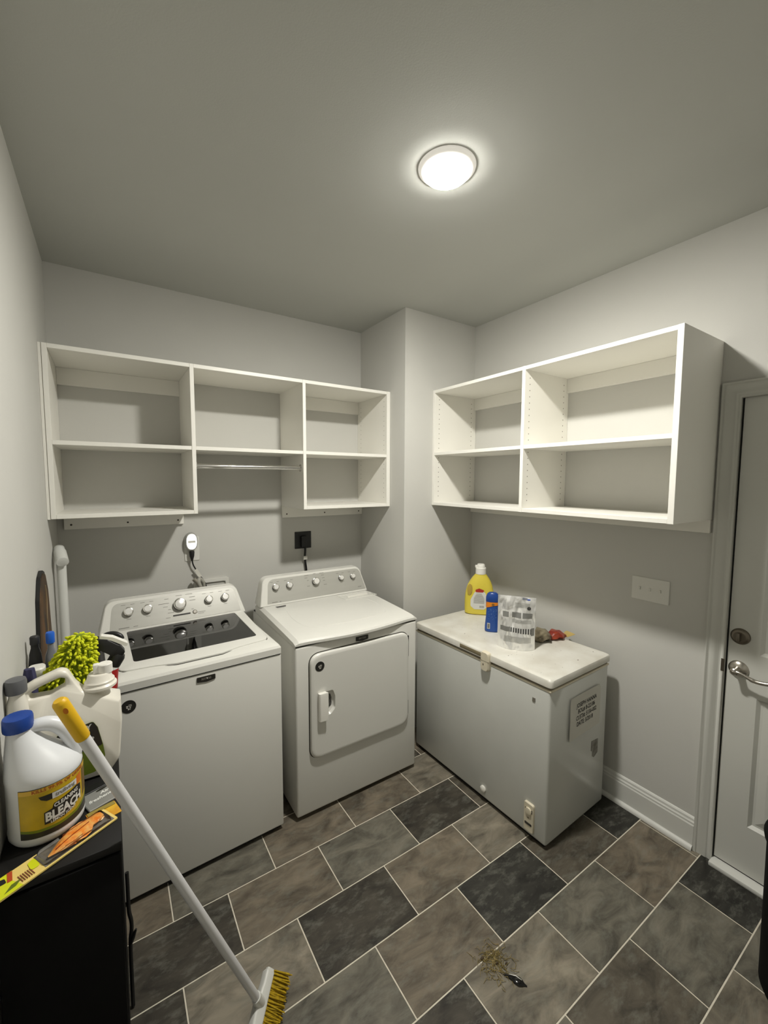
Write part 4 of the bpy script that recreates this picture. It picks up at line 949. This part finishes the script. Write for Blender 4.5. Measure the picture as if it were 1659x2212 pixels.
for k in range(12):
    a = -PI*.22+rn.uniform(-.18, .18); z = .080+.012*(k % 5)+rn.uniform(0, .004); vs = [bm.verts.new(ssurf(a+x, z+y+.02*x, .0014)) for x, y in ((0, 0), (.11, .0), (.12, .006), (.01, .005))]; bm.faces.new(vs)
o = finish('label_print', bm, mat('label_white', None), sp, smooth=False); o['kind'] = 'stuff'
bm = bmesh.new(); tube(bm, [(.029, 0, .228), (.031, 0, .231), (.045, 0, .254), (.050, 0, .262)], [.0205, .0215, .0215, .017], 24); finish('collar', bm, BLK, sp)
bm = bmesh.new(); q = rpoly([(.052, .250), (.066, .268), (.052, .292), (.020, .318), (-.008, .326), (-.026, .312), (-.024, .296), (.0, .286), (.022, .268), (.034, .252)], .007, 4); loft(bm, [[(x, y, z) for x, z in [(.02+(x_-.02)*s_, (z_-.29)*s_+.29) for x_, z_ in q]] for y, s_ in ((-.016, .85), (-.013, 1), (.013, 1), (.016, .85))]); hd = finish('sprayer_head', bm, BLK, sp, sharp=50)
bm = bmesh.new(); q = rpoly([(.070, .284), (.074, .294), (.034, .322), (.004, .332), (-.004, .325), (.028, .313)], .004, 3); loft(bm, [[(x, y, z) for x, z in q] for y in (-.013, -.010, .010, .013)]); finish('white_shroud', bm, WPLA, hd)
bm = bmesh.new(); tube(bm, smoothpath([(-.002, 0, .292), (-.012, 0, .272), (-.020, 0, .256), (-.038, 0, .236)], 5), [.007]*6+[.006]*5+[.004]*4+[.003], 10); finish('trigger', bm, BLK, hd)
# --- second sprayer behind
s2 = thing('spray_bottle', 'black-topped spray bottle mostly hidden behind the duster and trigger bottle', 'spray bottle', (.190, -1.105+.03, 0.0), -.3)
s2.location = (.186, -1.092, CT)
bm = bmesh.new(); bottle(bm, [(0, 0, 0, .012, .012, 2), (.004, 0, 0, .014, .014, 2), (.20, 0, 0, .014, .014, 2), (.24, 0, 0, .012, .012, 2), (.26, 0, 0, .010, .010, 2)], 24); finish('bottle_body', bm, mat('bottle_grey', srgb(96, 94, 92), .3), s2)
bm = bmesh.new(); tube(bm, smoothpath([(0, 0, .255), (.002, 0, .285), (.016, -.001, .305), (.040, -.003, .310), (.060, -.005, .302), (.066, -.006, .290)], 6), .0085, 12); finish('sprayer_head', bm, BLK, s2)

# --- crumpled grey bag behind
GB_ = mat('grey_film', srgb(150, 146, 134), .35, color2=srgb(104, 100, 90), scale=14)
rn = random.Random(31)
gbag = None
bm = bmesh.new(); loops = []
for j in range(18):
    t_ = j/17; rad = .034*(math.sin(PI*(.12+.80*t_))**.5); lp = []
    for k in range(24):
        q = 2*PI*k/24; rr_ = rad*(1+.16*math.sin(4*q+7*t_)+.12*math.sin(7*q-11*t_)); lp.append((.122+(rr_)*1.0*math.cos(q), -1.112+.62*rr_*math.sin(q), CT+.001+.305*t_))
    loops.append(lp)
loft(bm, loops); tag(finish('plastic_bag', bm, GB_, sharp=50), 'crumpled grey plastic bag standing behind the green duster', 'bag')
# --- blue-capped bottle by the ironing board
bc = thing('blue_capped_bottle', 'small clear bottle with a bright blue cap near the left wall', 'bottle', (.060, -1.096, CT))
bm = bmesh.new(); lathe(bm, [(.014, 0), (.0165, .004), (.0165, .25), (.014, .275), (.008, .295), (.008, .32)], 24); finish('bottle_body', bm, mat('bottle_smoke', srgb(120, 122, 128), .2), bc)
bm = bmesh.new(); lathe(bm, [(.0110, .312), (.0115, .315), (.0115, .342), (.0095, .346)], 24); finish('cap', bm, mat('cap_bright_blue', srgb(30, 96, 200), .35), bc)
bkb = thing('black_bottle', 'slim black bottle beside the blue-capped one near the left wall', 'bottle', (.0225, -1.098, CT))
bm = bmesh.new(); lathe(bm, [(.015, 0), (.0175, .004), (.0175, .25), (.015, .285), (.010, .305), (.010, .318)], 24); finish('bottle_body', bm, BLK, bkb)
bm = bmesh.new(); lathe(bm, [(.0115, .316), (.012, .318), (.012, .338), (.010, .341)], 24); finish('cap', bm, mat('cap_charcoal', srgb(34, 34, 36), .5), bkb)
# --- white tub behind the duster
wt = thing('white_tub', 'plain white plastic tub between the left wall and the duster', 'tub', (.030, -1.152, CT))
bm = bmesh.new(); bottle(bm, [(0, 0, 0, .017, .020, 3), (.004, 0, 0, .020, .023, 3), (.22, 0, 0, .020, .024, 3), (.240, 0, 0, .019, .022, 3)], 32); finish('tub_body', bm, WPLA, wt)
bm = bmesh.new(); bottle(bm, [(.240, 0, 0, .021, .025, 3), (.242, 0, 0, .0215, .0255, 3), (.260, 0, 0, .021, .025, 3), (.264, 0, 0, .018, .021, 3)], 32); finish('tub_lid', bm, WPLA, wt)
# --- navy cloth lump with a loop of cord
nv_ = thing('navy_cloth', 'bunched navy blue cloth against the left wall behind the jug', 'cloth', (.0285, -1.262, CT))
bm = bmesh.new(); loops = []
for j in range(16):
    t_ = j/15; rad = .021*math.sin(PI*(.08+.85*t_))**.45
    loops.append([((rad*(1+.18*math.sin(3*q+6*t_)))*math.cos(q), .9*rad*(1+.2*math.sin(4*q-8*t_))*math.sin(q), .002+.298*t_) for q in [2*PI*k/20 for k in range(20)]])
loft(bm, loops); finish('cloth', bm, mat('navy_fabric', srgb(52, 52, 84), .85, var=.15, scale=30), nv_, sharp=60)
bm = bmesh.new(); tube(bm, smoothpath([(-.020, -.016, .20), (-.022, -.020, .25), (-.017, -.020, .278), (-.006, -.014, .278), (.0, -.012, .24)], 6), .0028, 8); finish('cord_loop', bm, BLK, nv_)

# --- air freshener pack, yellow card and blister pack on the cabinet top
af = thing('air_freshener_pack', 'silver air freshener pack with black top lying on the slim cabinet', 'package', (.181, -1.474, CT+.0004), .38)
box('card', -.038, .036, -.038, .030, 0, .006, mat('pack_silver', srgb(150, 150, 146), .35, .3), af, .0015, 1)
box('black_header', -.036, .036, .0304, .060, 0, .008, BLK, af, .0015, 1)
text('lettering', 'Air', .015, lambda a, b: Vector((.012+a, .008+b, .0064)), LW2, af, bold=.0004, shear=.3)
text('lettering', 'freshener', .015, lambda a, b: Vector((.0+a, -.008+b, .0064)), LW2, af, bold=.0004, shear=.3)
bm = bmesh.new(); vs = [bm.verts.new((.012+.014*math.cos(q*PI/8), .023+.004*math.sin(q*PI/8)+.1*.014*math.cos(q*PI/8), .0063)) for q in range(16)]; bm.faces.new(vs); finish('oval_mark', bm, BADGE, af, smooth=False)
yc_ = thing('yellow_card', 'small yellow printed card under the end of the blister pack', 'card', (.190, -1.541, CT+.0004), .30)
box('card', -.032, .030, -.026, .026, 0, .0014, mat('card_yellow', srgb(222, 180, 50), .5, color2=srgb(206, 140, 30), scale=30), yc_)
box('card_flap', -.030, .028, .012, .0255, .0015, .003, mat('card_olive', srgb(150, 132, 60), .5), yc_)
bang = math.atan2(.100, .172)
bp_ = thing('blister_pack', 'long yellow blister pack with an orange lure overhanging the cabinet edge', 'package', (.040, -1.684, CT+.0022), bang)
Lk, Wk = .206, .058
YC = mat('pack_cream', srgb(232, 206, 120), .5)
bm = bmesh.new(); prism(bm, rrect(-.022, Lk, 0, Wk, .003, 2), lambda x, y: (x, y, 0), lambda x, y: (x, y, .003)); cardb = finish('backing_card', bm, YC, bp_)
box('inner_print', .058, Lk-.006, .004, Wk-.004, .0031, .0036, mat('pack_grey_print', srgb(88, 84, 78), .5, color2=srgb(120, 116, 108), scale=30), cardb, smooth=False)
bm = bmesh.new(); prism(bm, [(-.021, .0), (.018, .0), (.012, .03), (.022, Wk), (-.021, Wk)], lambda x, y: (x, y, .0031), lambda x, y: (x, y, .0037)); finish('lime_end', bm, mat('pack_lime', srgb(212, 218, 30), .45), cardb, smooth=False)
bm = bmesh.new(); prism(bm, [(.012, .030), (.022, Wk-.002), (.014, Wk), (.004, .032)], lambda x, y: (x, y, .0038), lambda x, y: (x, y, .0043)); finish('red_flash', bm, mat('pack_red', srgb(180, 70, 30), .5), cardb, smooth=False)
bm = bmesh.new(); prism(bm, rpoly([(.040, .022), (.056, .020), (.058, .052), (.044, .046)], .006, 3), lambda x, y: (x, y, .0038), lambda x, y: (x, y, .0044)); finish('lime_spot', bm, mat('pack_lime', None), cardb, smooth=False)
bm = bmesh.new()
for k in range(6): rbox(bm, .020+.004*k, .0215+.004*k, .008, .030, .0038, .0043)
o = finish('text_lines', bm, mat('pack_brown_ink', srgb(120, 60, 40), .6), cardb, smooth=False); o['kind'] = 'stuff'
bm = bmesh.new(); prism(bm, rpoly([(-.012, .038), (.004, .034), (.006, .048), (-.006, .054)], .003, 2), lambda x, y: (x, y, .0038), lambda x, y: (x, y, .0042)); finish('hang_hole', bm, BLACK, cardb, smooth=False)
bm = bmesh.new(); prism(bm, [(-.010, .008), (.010, .010), (.024, .020), (.006, .020)], lambda x, y: (x, y, .0038), lambda x, y: (x, y, .0042)); finish('leaf_mark', bm, mat('pack_green', srgb(96, 110, 24), .5), cardb, smooth=False)
LUR = mat('lure_orange', srgb(236, 132, 34), .35, color2=srgb(240, 188, 104), scale=90)
bm = bmesh.new(); pts = [(.070, .020, .001), (.082, .022, .004), (.10, .026, .008), (.118, .030, .0125), (.136, .033, .015), (.150, .034, .013), (.162, .036, .008), (.172, .037, .0085), (.182, .038, .009), (.19, .038, .006)]
loops = []
for i, (x, y, r) in enumerate(pts): loops.append([(x, y+1.75*r*(1+.22*math.sin(5*q+i))*math.cos(q), .0042+.0048+.0048*min(1, r/.008)*math.sin(q)) for q in [2*PI*k/16 for k in range(16)]])
loft(bm, loops); lu = finish('lure', bm, LUR, bp_, sharp=60)
bm = bmesh.new(); tube(bm, [(.085, .021, .0135), (.12, .029, .0142), (.16, .035, .0140)], .0010, 6); finish('lure_spine', bm, mat('lure_red', srgb(150, 50, 20), .4), lu)
BLI = clear('blister_clear', (.97, .97, .96, 1), .01, .06)
bm = bmesh.new(); b0 = lambda d, z: [(x, y, z) for x, y in rrect(.060+d, Lk-.010-d, .006+d, Wk-.006-d, .006, 3)]
loft(bm, [b0(0, .0036), b0(.002, .013), b0(.004, .0155)], False, True); finish('blister', bm, BLI, bp_, sharp=40)

# ------------------------------------------------------------------ broom
br0 = Vector((.133, -1.714, 1.264)); br1 = Vector((.5625, -1.534, .070))
dirb = (br1-br0).normalized()
bo = thing('push_broom', 'broom with white pole, yellow grip and yellow bristles leaning on the cabinet', 'broom', (.60, -1.53, 0))
inv = Vector((.60, -1.53, 0))
bm = bmesh.new(); tube(bm, [br0-inv+dirb*.06, br0-inv+dirb*.4, br0-inv+dirb*.8, br1-inv], .0115, 20); finish('pole', bm, mat('pole_white', srgb(214, 214, 214), .4), bo)
bm = bmesh.new(); tube(bm, [br0-inv-dirb*.004, br0-inv, br0-inv+dirb*.004, br0-inv+dirb*.096, br0-inv+dirb*.100], [.009, .0125, .0138, .0138, .0128], 20); gp = finish('grip', bm, mat('grip_yellow', srgb(222, 176, 18), .45), bo)
uu_, vv_ = frame_of(dirb)
hp = br0-inv+dirb*.012-uu_*.0
tocam = (Vector((.2309, -2.7256, 1.7033))-br0).normalized(); tc_ = (tocam-dirb*tocam.dot(dirb)).normalized()
bm = bmesh.new(); sd = dirb.cross(tc_); cpt = br0-inv+dirb*.018+tc_*.0139
vs = [bm.verts.new(cpt+dirb*(.007*math.cos(q*PI/8))+sd*(.004*math.sin(q*PI/8))) for q in range(16)]; bm.faces.new(vs); finish('hang_hole', bm, mat('grip_orange', srgb(190, 110, 16), .6), gp, smooth=False)
# head: block perpendicular to the pole, bristles continue
ax = Vector((-.66, -.75, 0)); ax = (ax-dirb*ax.dot(dirb)).normalized()    # long axis of the head
nrm = dirb.cross(ax).normalized()
bd = Vector((.58, -.34, -.74)).normalized()
bd = (bd-ax*bd.dot(ax)).normalized(); bn = bd.cross(ax).normalized()
hc = br1-inv
def hp_(a, b, c_): return hc+ax*a+bd*b+bn*c_
bm = bmesh.new(); loops = []
for a in (-.080, -.077, -.070, -.04, 0, .05, .11, .16, .175, .18):
    e = 1 if -.075 < a < .17 else .55; wv = .015*e; hgt = .014*e+.012*max(0, 1-abs(a-.02)/.05)
    loops.append([hp_(a, y, z) for y, z in rrect(-hgt-.0, .018, -wv, wv, .008*e, 4)])
loft(bm, loops); hb = finish('head_block', bm, mat('broom_head_white', srgb(214, 214, 208), .4), bo)
bm = bmesh.new(); tube(bm, [hc-dirb*.045, hc-dirb*.005, hc+dirb*.008], [.0145, .0165, .015], 20); finish('socket', bm, mat('broom_head_white', None), hb)
BRI = mat('bristle_yellow', srgb(190, 158, 10), .8, color2=srgb(150, 124, 6), scale=90)
rn = random.Random(2)
zb = min((hp_(a, .02, 0)+inv).z for a in (-.09, .17))
for k in range(16):
    a = -.068+.235*k/15; bm = bmesh.new()
    for j in range(44):
        c_ = rn.uniform(-.013, .013); aa = a+rn.uniform(-.009, .009); p = hp_(aa, .016, c_)
        d_ = (bd+ax*rn.uniform(-.10, .10)+ax*(aa-.04)*.6+bn*(rn.uniform(-.12, .12)+c_*9)).normalized()
        Ln = .062+rn.uniform(-.006, .006)
        e = p+d_*Ln
        if e.z < .003: e = p+d_*(max(.01, (p.z-.003)/max(1e-3, -d_.z)))
        tube(bm, [p, p+d_*(e-p).length*.5, e], [.0024, .0024, .0018], 5)
    finish('bristle_tuft', bm, BRI, hb, sharp=80)

# ------------------------------------------------------------------ ironing board and pipe by the left wall
ib = thing('ironing_board', 'narrow dark brown patterned ironing board stood on end against the left wall', 'ironing board', (.0075, -.745, 0))
ibm = mat('board_brown', srgb(44, 38, 30), .75, color2=srgb(104, 72, 36), scale=7, stretch=(1, 1.4, .8))
hw = .160
oq = [(-hw, .03)]+[(hw, .03), (hw*.98, .9), (hw*.93, 1.12), (hw*.72, 1.275), (hw*.38, 1.345), (0, 1.362), (-hw*.38, 1.345), (-hw*.72, 1.275), (-hw*.93, 1.12), (-hw*.98, .9)]
oq = rpoly(oq, .03, 4)
bm = bmesh.new(); prism(bm, oq, lambda y, z: (-.006, y, z), lambda y, z: (.004, y, z)); finish('board_edge', bm, BLK, ib, sharp=40)
bm = bmesh.new(); q = [(y*.965, .6+(z-.6)*.985) for y, z in oq]; loft(bm, [[(.004, y, z) for y, z in q], [(.007, y*.99, z) for y, z in q], [(.008, y*.95, .6+(z-.6)*.98) for y, z in q]]); bf = finish('cover', bm, ibm, ib, sharp=40)
bm = bmesh.new(); tube(bm, smoothpath([(.0085, .02, 1.30), (.0087, .035, 1.24), (.0087, .02, 1.18), (.0087, .02, 1.12), (.0087, .0, 1.07), (.0087, -.05, 1.03)], 6), .0022, 6); finish('pale_streak', bm, mat('streak_tan', srgb(136, 118, 88), .7), bf)
pv = thing('pvc_pipe', 'white plastic pipe with an angled fitting standing in the left back corner', 'pipe', (.029, -.30, 0))
bm = bmesh.new(); tube(bm, [(.006, 0, 0), (.004, 0, .7), (.004, 0, 1.315)], .0185, 24); finish('pipe', bm, PVCM, pv)
bm = bmesh.new(); tube(bm, [(-.006, .055, 1.372), (-.001, .026, 1.358)], .0215, 24); finish('elbow_stub', bm, PVCM, pv)
bm = bmesh.new(); tube(bm, [(-.0012, .027, 1.3585), (.004, .0, 1.345), (.012, -.045, 1.322), (.0122, -.046, 1.3215)], [.0245, .0245, .0245, .0225], 24); finish('elbow', bm, PVCM, pv)

# ------------------------------------------------------------------ floor litter and right edge bin
hb_ = thing('hair_clump', 'pale yellow tangle of dried strands lying on the floor tiles', 'debris', (1.305, -1.818, 0))
rn = random.Random(77); bm = bmesh.new()
for k in range(150):
    a = rn.uniform(0, 2*PI); x = rn.gauss(0, .028); y = rn.gauss(0, .024); Ln = rn.uniform(.012, .04); hgt = rn.uniform(.001, .008)
    tube(bm, [(x, y, .001), (x+.5*Ln*math.cos(a), y+.5*Ln*math.sin(a), .0015+hgt), (x+Ln*math.cos(a+.5), y+Ln*math.sin(a+.5), .001)], [.0006, .0009, .0005], 5)
o = finish('strands', bm, mat('straw', srgb(156, 138, 88), .8, color2=srgb(110, 96, 48), scale=80), hb_, sharp=80); o['kind'] = 'stuff'
bm = bmesh.new()
for x, y, r in ((.004, -.012, .006), (.03, -.03, .006), (-.01, .016, .005), (-.03, .028, .008)): lathe(bm, [(r*.6, .0005), (r, .003), (r*.7, .006), (r*.1, .007)], 10, (x, y, 0), 1, .6)
finish('dark_bits', bm, mat('litter_dark', srgb(62, 48, 26), .7), hb_)
hcq = thing('hair_clip', 'glossy black hair clip on the floor beside the pale tangle', 'hair clip', (1.322, -1.898, 0), -1.05)
bm = bmesh.new(); loops = []
for i, (x, w_, z) in enumerate(((-.040, .002, .003), (-.03, .004, .005), (-.015, .006, .008), (.0, .012, .010), (.012, .014, .010), (.022, .010, .008), (.030, .004, .005), (.038, .002, .003))):
    loops.append([(x, w_*math.cos(q), max(.0004, z*.5+z*.5*math.sin(q))) for q in [2*PI*k/14 for k in range(14)]])
loft(bm, loops); finish('clip_body', bm, mat('clip_black', srgb(14, 14, 14), .12), hcq)
bm = bmesh.new(); tube(bm, [(-.022, .003, .0085), (.0, .006, .0115), (.02, .004, .0095)], .0016, 8); finish('clip_spring', bm, CHROME, hcq)
bn_ = thing('waste_bin', 'black plastic waste bin at the right edge in front of the door', 'bin', (2.088, -2.515, 0))
bm = bmesh.new(); bottle(bm, [(0, 0, 0, .165, .165, 2), (.01, 0, 0, .175, .175, 2), (.515, 0, 0, .180, .180, 2), (.516, 0, 0, .17, .17, 2)], 48); finish('bin_body', bm, CBK, bn_)
bm = bmesh.new(); bottle(bm, [(.510, 0, 0, .182, .182, 2), (.514, 0, 0, .187, .187, 2), (.526, 0, 0, .189, .189, 2), (.538, 0, 0, .184, .184, 2), (.550, 0, 0, .12, .12, 2), (.555, 0, 0, .05, .05, 2)], 48); finish('bin_lid', bm, CBK, bn_)
